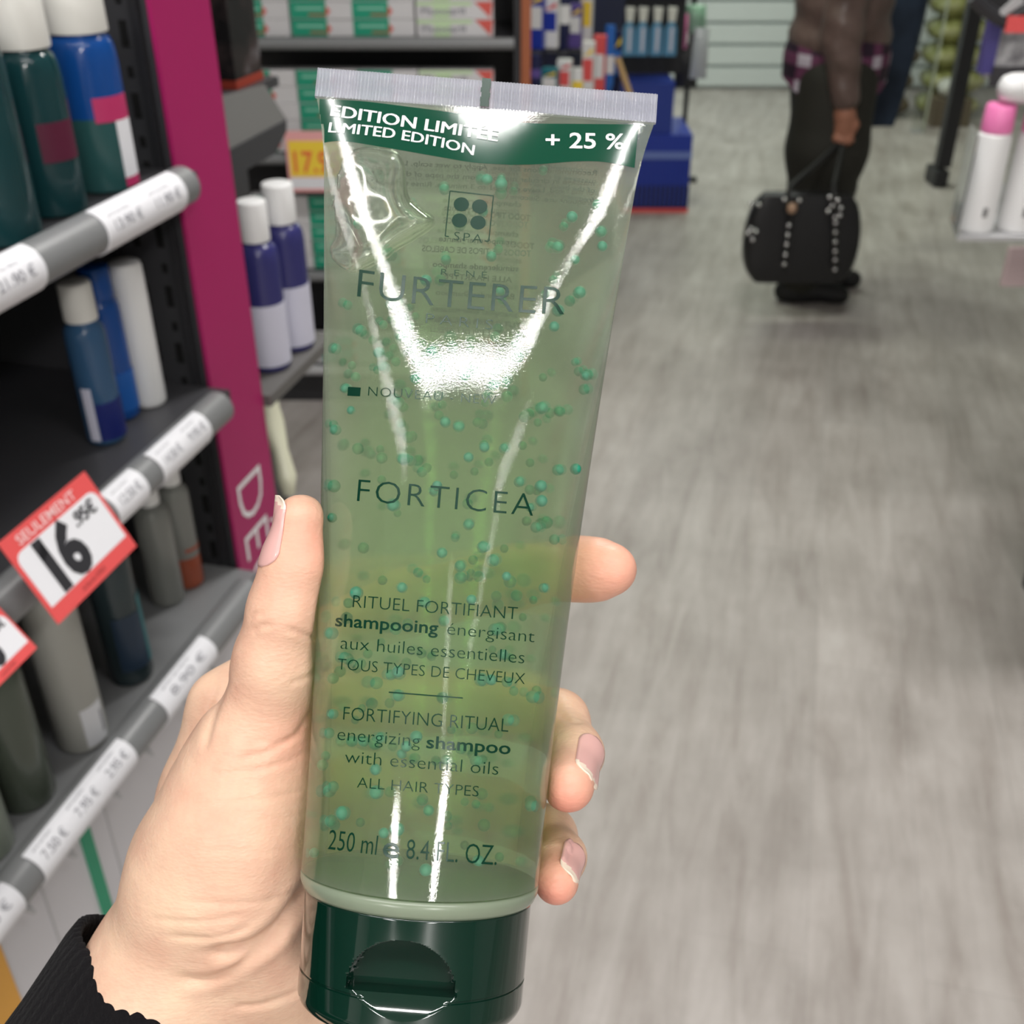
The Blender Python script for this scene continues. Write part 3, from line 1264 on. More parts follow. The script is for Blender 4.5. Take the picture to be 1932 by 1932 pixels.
def nail(name, c, t, tip, tipt, nrm, ln, wd, r, free=0.2, lab=None):
    """c/t centre and depth, tip a point further along the finger; nrm the way the nail faces (camera space)"""
    c = cpx(*c, t)
    ax = cpx(*tip, tipt) - c
    ax /= np.linalg.norm(ax)
    nr = np.asarray(nrm, float)
    nr -= ax * float(nr @ ax)
    nr /= np.linalg.norm(nr)
    sd_ = np.cross(ax, nr)
    nu, nv_ = 22, 13
    vt, mi = [], []
    for i in range(nu + 1):
        s = i / nu
        taper = 1.0
        if s < 0.22:
            taper = math.sqrt(max(1 - ((0.22 - s) / 0.22) ** 2, 0.04)) * 0.98
        if s > 0.80:
            taper = math.sqrt(max(1 - ((s - 0.80) / 0.215) ** 2, 0.05))
        for j in range(nv_):
            q = (j / (nv_ - 1) * 2 - 1)
            th_ = q * taper * wd / 2 / r
            o_ = c + ax * ((s - 0.5) * ln)
            dr = nr * math.cos(th_) + sd_ * math.sin(th_)
            h = HAND_BVH.ray_cast(Vector(o_ + nr * -0.001 + dr * 0.020), Vector(-dr))
            rad_ = None
            if h[0] is not None and s < 1 - free:
                rad_ = float((np.array(h[0]) - o_) @ dr) + 0.00022
            vt.append((o_, dr, rad_, s))
    rs = [x[2] for x in vt if x[2] is not None]
    med = float(np.median(rs)) if rs else r
    pts_ = []
    for i in range(nu + 1):
        for j in range(nv_):
            o_, dr, rd, s = vt[i * nv_ + j]
            if rd is None:
                back_ = [vt[k * nv_ + j][2] for k in range(i, -1, -1) if vt[k * nv_ + j][2] is not None]
                rd = (back_[0] if back_ else med) - 0.0002 * (s - (1 - free)) / max(free, .01)
            rd = max(min(rd, med + 0.0012), med - 0.0012)
            pts_.append(o_ + dr * rd)
    mb = MB()
    npt = len(pts_)
    mb.v = [tuple(cw(*p)) for p in pts_] + [tuple(cw(*(p - vt[i][1] * 0.0005))) for i, p in enumerate(pts_)]
    for i in range(nu):
        for j in range(nv_ - 1):
            a_ = i * nv_ + j
            m_ = 1 if (i + 0.5) / nu > 1 - free + 0.05 * math.cos((j / (nv_ - 1) * 2 - 1) * 3) else 0
            mb.f += [(a_, a_ + 1, a_ + nv_ + 1, a_ + nv_), (a_ + npt, a_ + nv_ + npt, a_ + nv_ + 1 + npt, a_ + 1 + npt)]
            mb.m += [m_, m_]
    for i in range(nu):
        for j in (0, nv_ - 1):
            a_ = i * nv_ + j
            mb.f.append((a_, a_ + nv_, a_ + nv_ + npt, a_ + npt))
            mb.m.append(0 if i / nu < 1 - free else 1)
    for i in (0, nu):
        for j in range(nv_ - 1):
            a_ = i * nv_ + j
            mb.f.append((a_, a_ + 1, a_ + 1 + npt, a_ + npt))
            mb.m.append(0 if i == 0 else 1)
    o = mb.build(name, [M_nail, M_nailtip], hand_o, smooth=True)
    if lab:
        o['label'] = lab
    return o


nail('thumbnail', (553, 1005), .2240, (561, 925), .2240, (-1, 0.1, -0.55), .0148, .0105, .0058, 0.12, 'thumbnail seen from its edge')
nail('fingernail', (1083, 1464), .2370, (1073, 1530), .2265, (0.42, 0.22, -0.85), .0136, .0082, .0060, 0.16)
nail('fingernail', (1056, 1652), .2370, (1045, 1705), .2285, (0.36, 0.25, -0.85), .0108, .0066, .0050, 0.18)

# ---- knitted cuff and sleeve
M_knit = mat('black_knit', (0.006, 0.0055, 0.0065), 0.95, spec=0.1)
bsdf(M_knit).inputs['Sheen Weight'].default_value = 0.03
bsdf(M_knit).inputs['Sheen Roughness'].default_value = 0.6
add_bump(M_knit, 900.0, 0.8, 0.0008, 4.0)
SLV_A = np.array((-0.565 * 0.25 / 1.0, -0.825 * 0.25, -0.045))
SLV_A /= np.linalg.norm(SLV_A)
c0 = cpx(388, 1908, .2555)
sx_ = np.array((0.825, -0.565, 0.0))
sx_ -= SLV_A * float(sx_ @ SLV_A)
sx_ /= np.linalg.norm(sx_)
sy_ = np.cross(SLV_A, sx_)
RX, RY = 292 / F * .2555, 0.0262
prof = [(0.006, .93), (0.0, .955), (-0.0012, .985), (-0.0002, 1.02), (0.003, 1.03), (0.02, 1.02), (0.06, 1.05), (0.13, 1.15), (0.22, 1.25)]
rows = []
for (s0, r0), (s1, r1) in zip(prof[:-1], prof[1:]):
    k = 2 if s1 < 0.004 else max(3, int((s1 - s0) / 0.004))
    for i in range(k):
        rows.append((s0 + (s1 - s0) * i / k, r0 + (r1 - r0) * i / k))
rows.append(prof[-1])
NA = 460
mb = MB()
for k, (s, r) in enumerate(rows):
    for i in range(NA):
        a = 2 * math.pi * i / NA
        rib = 0.00030 * (abs(math.sin(a * 34)) ** 0.7 - 0.5) * (1 if s > -0.001 else 0.7)
        wob = 1 + 0.012 * math.sin(a * 3 + s * 40) + 0.008 * math.sin(a * 7 + 1)
        edge = 0.0005 * abs(math.sin(a * 34)) if s < 0.003 else 0
        p = c0 + SLV_A * (s - edge) + sx_ * math.cos(a) * (RX * r * wob + rib) + sy_ * math.sin(a) * (RY * r * wob + rib)
        mb.v.append(tuple(cw(*p)))
for j in range(len(rows) - 1):
    for i in range(NA):
        i2 = (i + 1) % NA
        mb.f.append((j * NA + i, j * NA + i2, (j + 1) * NA + i2, (j + 1) * NA + i))
        mb.m.append(0)
o = mb.build('sleeve', M_knit, hand_o, smooth=True)
o['label'] = 'black ribbed knit cuff'


# ================================================================== left shelf unit beside the hand
def YA(px, py, Y):
    """picture point on the plane across the aisle at Y"""
    d = ray(px, py)
    return CAM + d * (Y / (d.x * SA + d.y * CA))


def ztop(base, px, py):
    """height of the point straight above/below base that shows at picture point px, py"""
    d = ray(px, py)
    return CAM.z + d.z * (base.y - CAM.y) / d.y


RX_, RAILR = -0.543, 0.0172
ZS = (1.330, 1.104, 0.871)
unit = thing('shelf_unit', 'black metal shelf unit with grey rounded shelf edges and a magenta end strip', 'shelf unit', A(-0.75, 0.3, 0))
mb = MB().box(-0.975, -0.955, -0.9, 0.935, 0, 2.2, f=A)
mb.build('back_panel', M_black, unit)
mb = MB().box(-0.975, -0.572, 0.937, 0.955, 0, 2.2, f=A)
z = 0.2
while z < 2.15:
    for x0 in (-0.606, -0.632):
        mb.box(x0, x0 + 0.007, 0.9355, 0.938, z, z + 0.022, 1, f=A)  # black boxes, slightly proud, painted as the shade inside open slots
        mb.box(x0 + 0.001, x0 + 0.006, 0.9355, 0.938, z + 0.036, z + 0.045, 1, f=A)
    z += 0.062
ep = mb.build('end_panel', [M_dark, mat('slot_shade', (0.002, 0.002, 0.002), 0.9)], unit)
for x0, x1 in ((-0.590, -0.582), (-0.655, -0.648)):
    MB().box(x0, x1, 0.930, 0.9375, 0, 2.2, f=A).build('upright_rib', M_black, ep)
sign = MB().box(-0.574, -0.570, 0.934, 1.040, 0, 2.2, f=A).build('sign_strip', M_pinksign, unit)
mb = MB()
o0 = PX(447, 927, -0.5695)
y0 = toA(o0)[1]
flat_text(mb, 'DÉODORANTS', A(-0.5695, y0, toA(o0)[2] + 0.004), (0, 0, -1), A(0, 1, 0), 0.060, None, -0.012, 1.08)
mb.build('sign_lettering', M_wtext, sign, recalc=False)
for k, zz in enumerate(ZS):
    sh = MB().box(-0.955, RX_ - 0.004, -0.9, 0.930, zz - 0.012, zz + 0.004, f=A).build('shelf', M_dark if k < 2 else M_grey, unit)
    MB().tube([A(RX_, -0.9, zz), A(RX_, 0.897, zz)], RAILR, 28).build('shelf_edge', M_grey, sh, smooth=True, sharp=50)
M_plinth = mat('pale_plinth', (0.60, 0.59, 0.62), 0.45)
pl = MB().box(-0.955, -0.565, -0.9, 0.930, 0.0, 0.83, f=A).build('plinth_panel', M_plinth, unit)
for px, py, w_, m_ in ((172, 1620, 0.014, M_green), (6, 1890, 0.030, mat('ochre_strip', (0.72, 0.36, 0.06), 0.5))):
    Y_ = toA(PX(px, py, -0.565))[1]
    MB().box(-0.566, -0.5625, Y_ - w_ / 2, Y_ + w_ / 2, 0.0, 0.826, f=A).build('colour_strip', m_, pl)
for px, py in ((260, 1760), (118, 1800)):
    Y_ = toA(PX(px, py, -0.565))[1]
    MB().box(-0.566, -0.5640, Y_, Y_ + 0.002, 0.0, 0.826, f=A).build('panel_joint', M_lgrey, pl)
low = [o for o in unit.children if o.name.startswith('shelf')][-1]
for px, py in ((388, 1290), (335, 1335), (262, 1430), (205, 1530), (118, 1640), (40, 1755)):
    p = PX(px, py, -0.548)
    Y_ = toA(p)[1]
    zt = ZS[2] - 0.012
    mb = MB()
    tri = [A(-0.553, Y_ - 0.004, zt), A(-0.553, Y_ + 0.012, zt), A(-0.541, Y_ + 0.012, zt - 0.030)]
    for a_, b_ in ((0, 1), (1, 2), (2, 0)):
        mb.tube([tri[a_], tri[b_]], 0.0018, 6)
    mb.build('edge_clip', M_lgrey, low)


def rail_text(mb, text, Y_, z, cap, width, th0=0.55, mi=1):
    bm, wd = text2d(text, 0.0)
    r_ = RAILR + 0.0018
    bm.verts.index_update()
    vs = []
    for v in bm.verts:
        th = -th0 + v.co.y * cap / r_
        vs.append(A(RX_ + r_ * math.cos(th), Y_ + v.co.x * width / wd, z + r_ * math.sin(th)))
    mb.add(vs, [[v.index for v in f.verts] for f in bm.faces], mi)
    bm.free()


TH = (-0.05, -0.35, -0.50)


def rail_label(k, pa, pb, texts, label):
    z = ZS[k]
    Y0, Y1 = sorted((toA(PX(*pa, RX_ + 0.012))[1], toA(PX(*pb, RX_ + 0.012))[1]))
    mb = MB()
    n = 16
    r0, r1 = RAILR + 0.0003, RAILR + 0.0013
    rows = []
    for Y_ in (Y0, Y1):
        for r_ in (r0, r1):
            rows.append([A(RX_ + r_ * math.cos(t), Y_, z + r_ * math.sin(t)) for t in [(-1.45 + 3.0 * i / n) for i in range(n + 1)]])
    b = []
    for row in rows:
        b.append(len(mb.v))
        mb.v += [tuple(p) for p in row]
    for i in range(n):
        for a_, c_ in ((1, 3), (0, 2), (0, 1), (2, 3)):
            mb.f.append((b[a_] + i, b[a_] + i + 1, b[c_] + i + 1, b[c_] + i))
            mb.m.append(0)
    for i in (0, n):
        mb.f.append((b[0] + i, b[1] + i, b[3] + i, b[2] + i))
        mb.m.append(0)
    o = mb.build('price_label', M_paper, None, smooth=True, sharp=40)
    tag(o, label, 'price label', 'white price labels on the shelf edges')
    ln = Y1 - Y0
    for i, tx in enumerate(texts):
        tm = MB()
        seg = ln / len(texts)
        rail_text(tm, tx, Y0 + seg * i + seg * 0.18, z, 0.0085, seg * 0.64, TH[k], 0)
        rail_text(tm, 'prix au litre', Y0 + seg * i + seg * 0.15, z, 0.0026, seg * 0.5, TH[k] - 0.70, 0)
        tm.build('price_print', M_greyink, o, recalc=False)
    return o


rail_label(0, (189, 420), (338, 339), ['13.90 €', '11.90 €'], 'long white price label at the far end of the uppermost shelf edge')
rail_label(0, (-40, 548), (70, 488), ['21.90 €'], 'white price label reading 21.90 on the uppermost shelf edge')
rail_label(1, (290, 846), (384, 778), ['14.50 €', '9.95 €'], 'white price label near the magenta strip on the middle shelf edge')
rail_label(1, (205, 930), (262, 877), ['12.50 €'], 'short white price label beside the red 16 price card')
rail_label(2, (297, 1300), (392, 1185), ['8.90 €'], 'white price label on the lowest shelf edge, next to the hand')
rail_label(2, (55, 1595), (238, 1385), ['7.50 €', '7.95 €', '2.95 €'], 'longest white price label on the lowest shelf edge, with three prices')
rail_label(2, (-80, 1760), (18, 1650), ['6.90 €'], 'white price label cut off at the lower left edge of the photo')


def price_card(c_tl, c_tr, c_br, c_bl, label, full=True):
    X0 = -0.522
    tr_ = PX(*c_tr, X0)
    tl_ = PX(*c_tl, X0)
    Yr, Yl = toA(tr_)[1], toA(tl_)[1]
    zt = (toA(tr_)[2] + toA(tl_)[2]) / 2
    br_ = YA(*c_br, Yr)
    xb, _, zb = toA(br_)
    TLc, TRc = A(X0, Yl, zt), A(X0, Yr, zt)
    ex = (TRc - TLc)
    W_ = ex.length
    ex.normalize()
    ey = Vector(A(X0, Yr, zt)) - Vector(A(xb, Yr, zb))
    H_ = ey.length
    ey.normalize()
    nrm = ex.cross(ey).normalized()
    BL = TLc - ey * H_
    root = MB().slab([BL, BL + ex * W_, TRc, TLc], nrm * -0.0012).build('price_card', M_red, None)
    tag(root, label, 'price card', 'red and white price cards')

    def rect(u0, u1, v0, v1, lift, name, m_, parent, rr=0.0):
        q = []
        for (cu, cv, sx, sy) in ((u0, v0, 1, 1), (u1, v0, -1, 1), (u1, v1, -1, -1), (u0, v1, 1, -1)):
            q.append((cu, cv, sx, sy))
        poly = []
        for i, (cu, cv, sx, sy) in enumerate(q):
            if rr and cv == v1:
                a0 = (math.pi * 0.0, math.pi * 0.5)[1 if sx > 0 else 0]
                for k in range(5):
                    a = a0 + math.pi / 2 * k / 4
                    poly.append(BL + ex * ((cu + sx * rr / W_ * 1.0) * W_ + rr * math.cos(a)) + ey * ((cv + sy * rr / H_) * H_ + rr * math.sin(a)) + nrm * lift)
            else:
                poly.append(BL + ex * cu * W_ + ey * cv * H_ + nrm * lift)
        return MB().slab(poly, nrm * 0.0002).build(name, m_, parent)
    rect(0.035, 0.965, 0.17, 0.80, 0.0001, 'white_field', M_paper, root, 0.008)
    up_ = nrm * 0.0006
    tm = MB()
    flat_text(tm, '16', BL + ex * W_ * 0.20 + ey * H_ * 0.22 + up_, ex, ey, H_ * 0.53, W_ * 0.40, 0.05, 0.92)
    flat_text(tm, '.95€', BL + ex * W_ * 0.63 + ey * H_ * 0.60 + up_, ex, ey, H_ * 0.14, W_ * 0.26, 0.03, 0.9)
    fl = lambda u, v: BL + ex * W_ * u + ey * H_ * v + up_
    tm.add([fl(0.285, 0.75), fl(0.285, 0.61), fl(0.205, 0.56), fl(0.205, 0.64)], [(0, 1, 2, 3)])
    tm.build('price_figures', M_ink, root, recalc=False)
    tm = MB()
    flat_text(tm, 'SEULEMENT', BL + ex * W_ * 0.13 + ey * H_ * 0.845 + up_, ex, ey, H_ * 0.10, W_ * 0.66, 0.012, 1.0)
    tm.build('heading', mat('pale_print', (0.93, 0.62, 0.62), 0.5) if 'pale_print' not in bpy.data.materials else bpy.data.materials['pale_print'], root, recalc=False)
    tm = MB()
    flat_text(tm, 'au lieu de 19.90 €', BL + ex * W_ * 0.34 + ey * H_ * 0.06 + up_, ex, ey, H_ * 0.055, W_ * 0.28, 0.0, 1.0)
    tm.build('small_print', mat('brown_print', (0.28, 0.05, 0.05), 0.5) if 'brown_print' not in bpy.data.materials else bpy.data.materials['brown_print'], root, recalc=False)
    return root


price_card((-2, 1032), (158, 883), (258, 1030), (100, 1178), 'tilted red and white price card reading 16 on the middle shelf edge')
price_card((-110, 1235), (-18, 1120), (70, 1222), (0, 1300), 'red and white price card cut off at the left edge of the photo')

# ---- bottles on the unit
M_tealglass = mat('teal_liquid', (0.012, 0.060, 0.068), 0.10, trans=0.25)
M_maroon = mat('maroon_label', (0.10, 0.010, 0.035), 0.45)
M_blueliq = mat('blue_liquid', (0.008, 0.075, 0.32), 0.12, trans=0.15)
M_deepblue = mat('deep_blue_label', (0.010, 0.018, 0.14), 0.4)
M_clearteal = mat('pale_teal_liquid', (0.05, 0.17, 0.17), 0.1, trans=0.45)
M_capw = mat('cream_cap', (0.72, 0.71, 0.67), 0.4)
M_pinklab = mat('pink_label', (0.52, 0.035, 0.14), 0.45)
M_cleargrey = mat('clear_grey_plastic', (0.46, 0.47, 0.44), 0.12, trans=0.55)
M_orangeliq = mat('orange_liquid', (0.42, 0.10, 0.05), 0.15, trans=0.2)
M_darkbottle = mat('dark_bottle', (0.025, 0.04, 0.045), 0.2)
M_violet = mat('violet_bottle', (0.035, 0.035, 0.15), 0.22)
M_lavlab = mat('lavender_label', (0.62, 0.62, 0.74), 0.5)
M_olivetube = mat('grey_green_tube', (0.36, 0.36, 0.33), 0.4)


def bottle(name, label, base, r, h, cap_r, cap_h, bm_, cm_, group=None, sx=1.0, taper=0.72, labs=(), cat='bottle', cap_label=None, top_band=None):
    """lathe bottle: body with rounded foot and shoulder, a cap, and wrapped paper labels (z0, z1, a0, a1, material)"""
    t_ = thing(name, label, cat, base, group, -AISLE)
    sh_ = min(r * 0.9, h * 0.2)
    nr = cap_r * 0.86
    pr = [(r * 0.86, 0), (r * 0.97, 0.0018), (r, 0.005), (r, h - sh_)]
    pr += [(nr + (r - nr) * math.cos(a) ** 0.8, h - sh_ + (sh_ - 0.002) * math.sin(a)) for a in (0.3, 0.6, 0.9, 1.2, 1.45)]
    pr += [(nr, h), (nr, h + 0.004)]
    if top_band:
        z1 = top_band[0]
        pr = [(r * 0.86, 0), (r * 0.97, 0.0018), (r, 0.005), (r, z1), (r, z1 + 0.001)] + pr[3:]
        MB().lathe(pr, 36, sx=sx, mis=[0] * 4 + [1] * (len(pr) - 5)).build('bottle_body', [bm_, top_band[1]], t_, smooth=True, local=True, sharp=40)
    else:
        MB().lathe(pr, 36, sx=sx).build('bottle_body', bm_, t_, smooth=True, local=True, sharp=40)
    cs = [(cap_r * 0.985, h + 0.0015), (cap_r, h + 0.003), (cap_r * 0.97, h + cap_h - 0.003), (cap_r * 0.90, h + cap_h - 0.0006), (cap_r * 0.82, h + cap_h)]
    c_ = MB().lathe(cs, 36, sx=min(1.0, sx)).build('bottle_cap', cm_, t_, smooth=True, local=True, sharp=50)
    if cap_label:
        c_['label'] = cap_label
    for (z0, z1, a0, a1, m_, nm) in labs:
        mb = MB()
        n = 18
        for z_ in (z0, z1):
            for rr_ in (r + 0.0002, r + 0.0007):
                mb.v += [((rr_) * math.cos(a0 + (a1 - a0) * i / n) * sx, rr_ * math.sin(a0 + (a1 - a0) * i / n), z_) for i in range(n + 1)]
        q = n + 1
        for i in range(n):
            for a_, b_ in ((1, 3), (0, 2), (0, 1), (2, 3)):
                mb.f.append((a_ * q + i, a_ * q + i + 1, b_ * q + i + 1, b_ * q + i))
                mb.m.append(0)
        for i in (0, n):
            mb.f.append((i, q + i, 3 * q + i, 2 * q + i))
            mb.m.append(0)
        mb.build(nm, m_, t_, smooth=True, local=True, sharp=40)
    return t_


PI = math.pi
z1, z2, z3 = (zz + 0.0045 for zz in ZS)


def on_shelf(name, label, px, py, z, r, ptop, pcap, cap_r, bm_, cm_, **kw):
    b = Pz(px, py, z)
    h = ztop(b, *ptop) - z
    ch = ztop(b, *pcap) - z - h
    return bottle(name, label, b, r, h, cap_r, ch, bm_, cm_, **kw)


on_shelf('cleanser_bottle', 'blue over teal bottle with white cap and pink label band beside the slotted panel', 203, 352, z1, 0.0285, (162, 62), (135, -70), 0.0250,
         M_clearteal, M_capw, top_band=(0.062, M_blueliq),
         labs=((0.060, 0.080, -0.95, 0.35, M_pinklab, 'label_band'), (0.012, 0.060, -0.35, 0.35, M_paper, 'paper_label'), (0.004, 0.012, -0.35, 0.35, M_pinklab, 'label_band')))
on_shelf('cleanser_bottle', 'teal bottle with white cap, left of the blue and teal one', 108, 398, z1, 0.0260, (62, 92), (40, -20), 0.0225,
         M_tealglass, M_capw, labs=((0.045, 0.075, -1.0, 0.3, M_maroon, 'label_band'),))
on_shelf('cleanser_bottle', 'dark teal bottle at the left photo edge on the uppermost shelf', 8, 450, z1, 0.0300, (-50, 60), (-70, -40), 0.0225, M_tealglass, M_capw)
on_shelf('cleanser_bottle', 'second-row teal bottle behind the blue and teal one', 120, 330, z1, 0.0260, (80, 60), (60, -20), 0.0225, M_tealglass, M_capw)
b_ = on_shelf('micellar_bottle', 'pale blue bottle with cream cap and dark blue label in front on the middle shelf', 203, 826, z2, 0.0185, (158, 604), (143, 530), 0.0150,
              mat('sky_blue_liquid', (0.05, 0.13, 0.26), 0.12, trans=0.25), M_capw,
              labs=((0.006, 0.044, -1.2, 0.75, M_deepblue, 'paper_label'), (0.006, 0.060, -1.75, -1.25, M_lavlab, 'side_label')))
on_shelf('micellar_bottle', 'bright blue bottle standing behind the pale blue one on the middle shelf', 232, 782, z2, 0.0175, (192, 560), (176, 500), 0.0150, M_blueliq, M_blueliq,
         labs=((0.010, 0.050, -1.2, 0.75, mat('bright_blue_label', (0.012, 0.10, 0.38), 0.4), 'paper_label'),))
b = Pz(284, 758, z2)
hh = ztop(b, 236, 492) - z2
t_ = thing('spray_can', 'plain white cylindrical spray can next to the slotted panel on the middle shelf', 'spray can', b, None, -AISLE)
MB().lathe([(0.0150, 0), (0.0163, 0.002), (0.0165, 0.006), (0.0165, hh * 0.78)], 32).build('can_body', M_white, t_, smooth=True, local=True, sharp=40)
MB().lathe([(0.0162, hh * 0.78), (0.0164, hh * 0.79), (0.0160, hh - 0.006), (0.0148, hh - 0.0015), (0.0110, hh)], 32).build('can_cap', M_white, t_, smooth=True, local=True, sharp=50)
on_shelf('toner_bottle', 'clear grey bottle with white cap behind the short price label', 318, 1128, z3, 0.0190, (272, 950), (262, 905), 0.0115, M_cleargrey, M_white)
on_shelf('toner_bottle', 'clear bottle with orange lower half beside the magenta strip', 358, 1098, z3, 0.0170, (322, 912), (312, 868), 0.0110, M_orangeliq, M_white,
         top_band=(0.040, M_cleargrey), labs=((0.050, 0.054, -0.9, 0.6, M_orangeliq, 'label_band'),))
on_shelf('toner_bottle', 'dark navy and teal bottle under the red 16 price card', 250, 1272, z3, 0.0215, (175, 1010), (160, 960), 0.014, M_darkbottle, M_black,
         labs=((0.02, 0.10, 0.15, 0.75, mat('teal_label', (0.03, 0.16, 0.18), 0.4), 'teal_label'), (0.02, 0.085, -1.3, 0.1, mat('navy_label', (0.012, 0.03, 0.06), 0.4), 'navy_label')))
on_shelf('cream_tube', 'grey tube with white label and barcode between the two red price cards', 158, 1392, z3, 0.0235, (60, 1100), (45, 1040), 0.014, M_olivetube, M_lgrey, cat='tube',
         labs=((0.006, 0.050, -0.75, 0.25, mat('whitish_label', (0.66, 0.67, 0.70), 0.5), 'paper_label'), (0.014, 0.040, 0.02, 0.18, M_greyink, 'barcode')))
on_shelf('toner_bottle', 'dark olive bottle under the red card at the left photo edge', 52, 1500, z3, 0.0250, (-40, 1250), (-55, 1200), 0.014,
         mat('olive_bottle', (0.07, 0.085, 0.065), 0.2), M_black)
on_shelf('toner_bottle', 'grey-green bottle lowest at the left photo edge', -25, 1600, z3, 0.0230, (-110, 1350), (-125, 1300), 0.014, mat('sage_bottle', (0.22, 0.25, 0.21), 0.3), M_lgrey)

# ================================================================== second shelf section behind the magenta strip
zt2 = 1.31
sec = thing('display_shelf', 'grey sloping tray with dark edge just behind the magenta strip', 'shelf', A(-0.72, 1.3, 0))
MB().box(-0.95, -0.93, 1.045, 1.75, 0, 2.2, f=A).build('back_panel', M_dark, sec)
M_plexi = mat('grey_acrylic', (0.28, 0.28, 0.275), 0.2, trans=0.25)
xp = -0.66
MB().slab([PX(408, 186, xp), PX(500, 160, xp), PX(541, 226, xp), PX(420, 292, xp)], A(-0.004, 0, 0)).build('acrylic_front', M_plexi, sec)
MB().slab([PX(405, 298, xp + .002), PX(541, 226, xp + .002), PX(541, 248, xp + .002), PX(520, 290, xp + .002), PX(410, 352, xp + .002)], A(-0.25, 0, 0)).build('tray_edge', M_dark, sec)
zt2 = 1.045
zb2 = zt2 + 0.0004
pbs = [Pz(512, 690, zt2), Pz(556, 652, zt2)]
pa = toA(pbs[0])
pb = toA(pbs[1])
sh2 = MB().box(-0.93, pa[0] + 0.036, 1.045, pb[1] + 0.05, zt2 - 0.014, zt2, f=A).build('shelf', M_grey, sec)
sh2.data.materials[0] = mat('taupe_shelf', (0.13, 0.125, 0.12), 0.5)
MB().box(-0.93, -0.78, 1.05, 1.09, 0.0, zt2 - 0.014, f=A).build('support', M_dark, sec)
for i, (b, ptop, pcap, lab) in enumerate(((pbs[0], (462, 455), (448, 378), 'violet bottle with white cap and label, next to the magenta strip'),
                                          (pbs[1], (512, 420), (494, 345), 'violet bottle with white cap and label, behind the first violet one'))):
    h = ztop(b, *ptop) - zt2
    ch = ztop(b, *pcap) - zt2 - h
    t_ = bottle('lotion_bottle', lab, Vector((b.x, b.y, zb2)), 0.0250 if i == 0 else 0.0262, h, 0.0175 if i == 0 else 0.0195, ch, M_violet, M_white, 'violet lotion bottles',
                labs=((0.008, 0.085, -1.9, 0.9, M_lavlab, 'paper_label'),))
cb = Pz(447, 170, 1.33)
ca_ = toA(cb)
t_ = thing('display_carton', 'black carton with a red lower edge behind the top of the magenta strip', 'carton', A(ca_[0], ca_[1], 1.3306), None, -AISLE)
M_carton = mat('black_carton', (0.018, 0.016, 0.016), 0.25)
noise_color(M_carton, [(0.45, (0.012, 0.011, 0.012)), (0.62, (0.05, 0.035, 0.035)), (0.75, (0.16, 0.15, 0.16))], 22.0)
MB().box(-0.06, 0.0, 0.0, 0.075, 0.010, 0.22).build('carton_body', M_carton, t_, local=True, bevel=0.001)
MB().box(-0.061, 0.001, -0.001, 0.076, 0.0, 0.010).build('red_edge', mat('brick_red', (0.33, 0.045, 0.025), 0.5), t_, local=True)
MB().box(-0.93, ca_[0] + 0.01, 1.2, ca_[1] + 0.1, 1.318, 1.33, f=A).build('upper_shelf', M_dark, sec)
pk = [P(505, 742, 1.62), P(512, 800, 1.62), P(528, 850, 1.62), P(540, 900, 1.62), P(546, 935, 1.62)]
M_pale = mat('pale_yellow_film', (0.78, 0.78, 0.60), 0.25)
mb = MB().tube([pk[0] + Vector((0, 0, 0.03))] + pk, [0.006, 0.012, 0.020, 0.013, 0.016, 0.009], 10)
o = mb.build('sachet_strip', M_pale, None, smooth=True)
tag(o, 'pale yellow strip of sachets hanging below the violet bottles', 'sachet strip')

# ================================================================== carton gondola facing the camera
GY = 3.27


def gz(py):
    d = ray(966, py)
    return CAM.z + d.z * GY / d.y


def gx(px, py):
    d = ray(px, py)
    return d.x * GY / d.y


gon = thing('carton_gondola', 'dark shelf end stacked with green and white toothpaste cartons', 'shelf unit', (-0.45, GY + 0.25, 0))
xr = gx(978, 60)
MB().box(-1.1, xr, GY + 0.34, GY + 0.36, 0, 1.7).build('back_panel', M_black, gon)
MB().box(xr - 0.012, xr + 0.006, GY + 0.02, GY + 0.36, 0, 1.7).build('side_panel', M_black, gon)
MB().box(xr + 0.008, xr + 0.036, GY + 0.05, GY + 0.36, 0, 1.7).build('orange_post', M_orange, gon)
LV = [gz(72), gz(290), gz(512), gz(690)]
for k, zz in enumerate(LV):
    s_ = MB().box(-1.1, xr - 0.012, GY, GY + 0.34, zz - 0.02, zz).build('shelf', M_black, gon)
    MB().tube([(-1.1, GY - 0.004, zz - 0.014), (xr - 0.012, GY - 0.004, zz - 0.014)], 0.016, 12).build('shelf_edge', M_lgrey if k == 3 else M_grey, s_, smooth=True, sharp=50)
MB().box(-1.1, xr, GY + 0.02, GY + 0.34, 0.0, LV[3] - 0.02).build('plinth', M_black, gon)

M_cartw = mat('white_carton', (0.62, 0.61, 0.62), 0.45)
M_cartg = mat('green_carton_print', (0.015, 0.30, 0.18), 0.4)
M_cartr = mat('red_carton_print', (0.62, 0.10, 0.08), 0.45)
M_cartp = mat('pink_carton_print', (0.66, 0.42, 0.42), 0.45)
M_cartl = mat('lime_carton_print', (0.52, 0.68, 0.42), 0.45)
CW_, CH_, CD_ = 0.172, 0.0455, 0.052


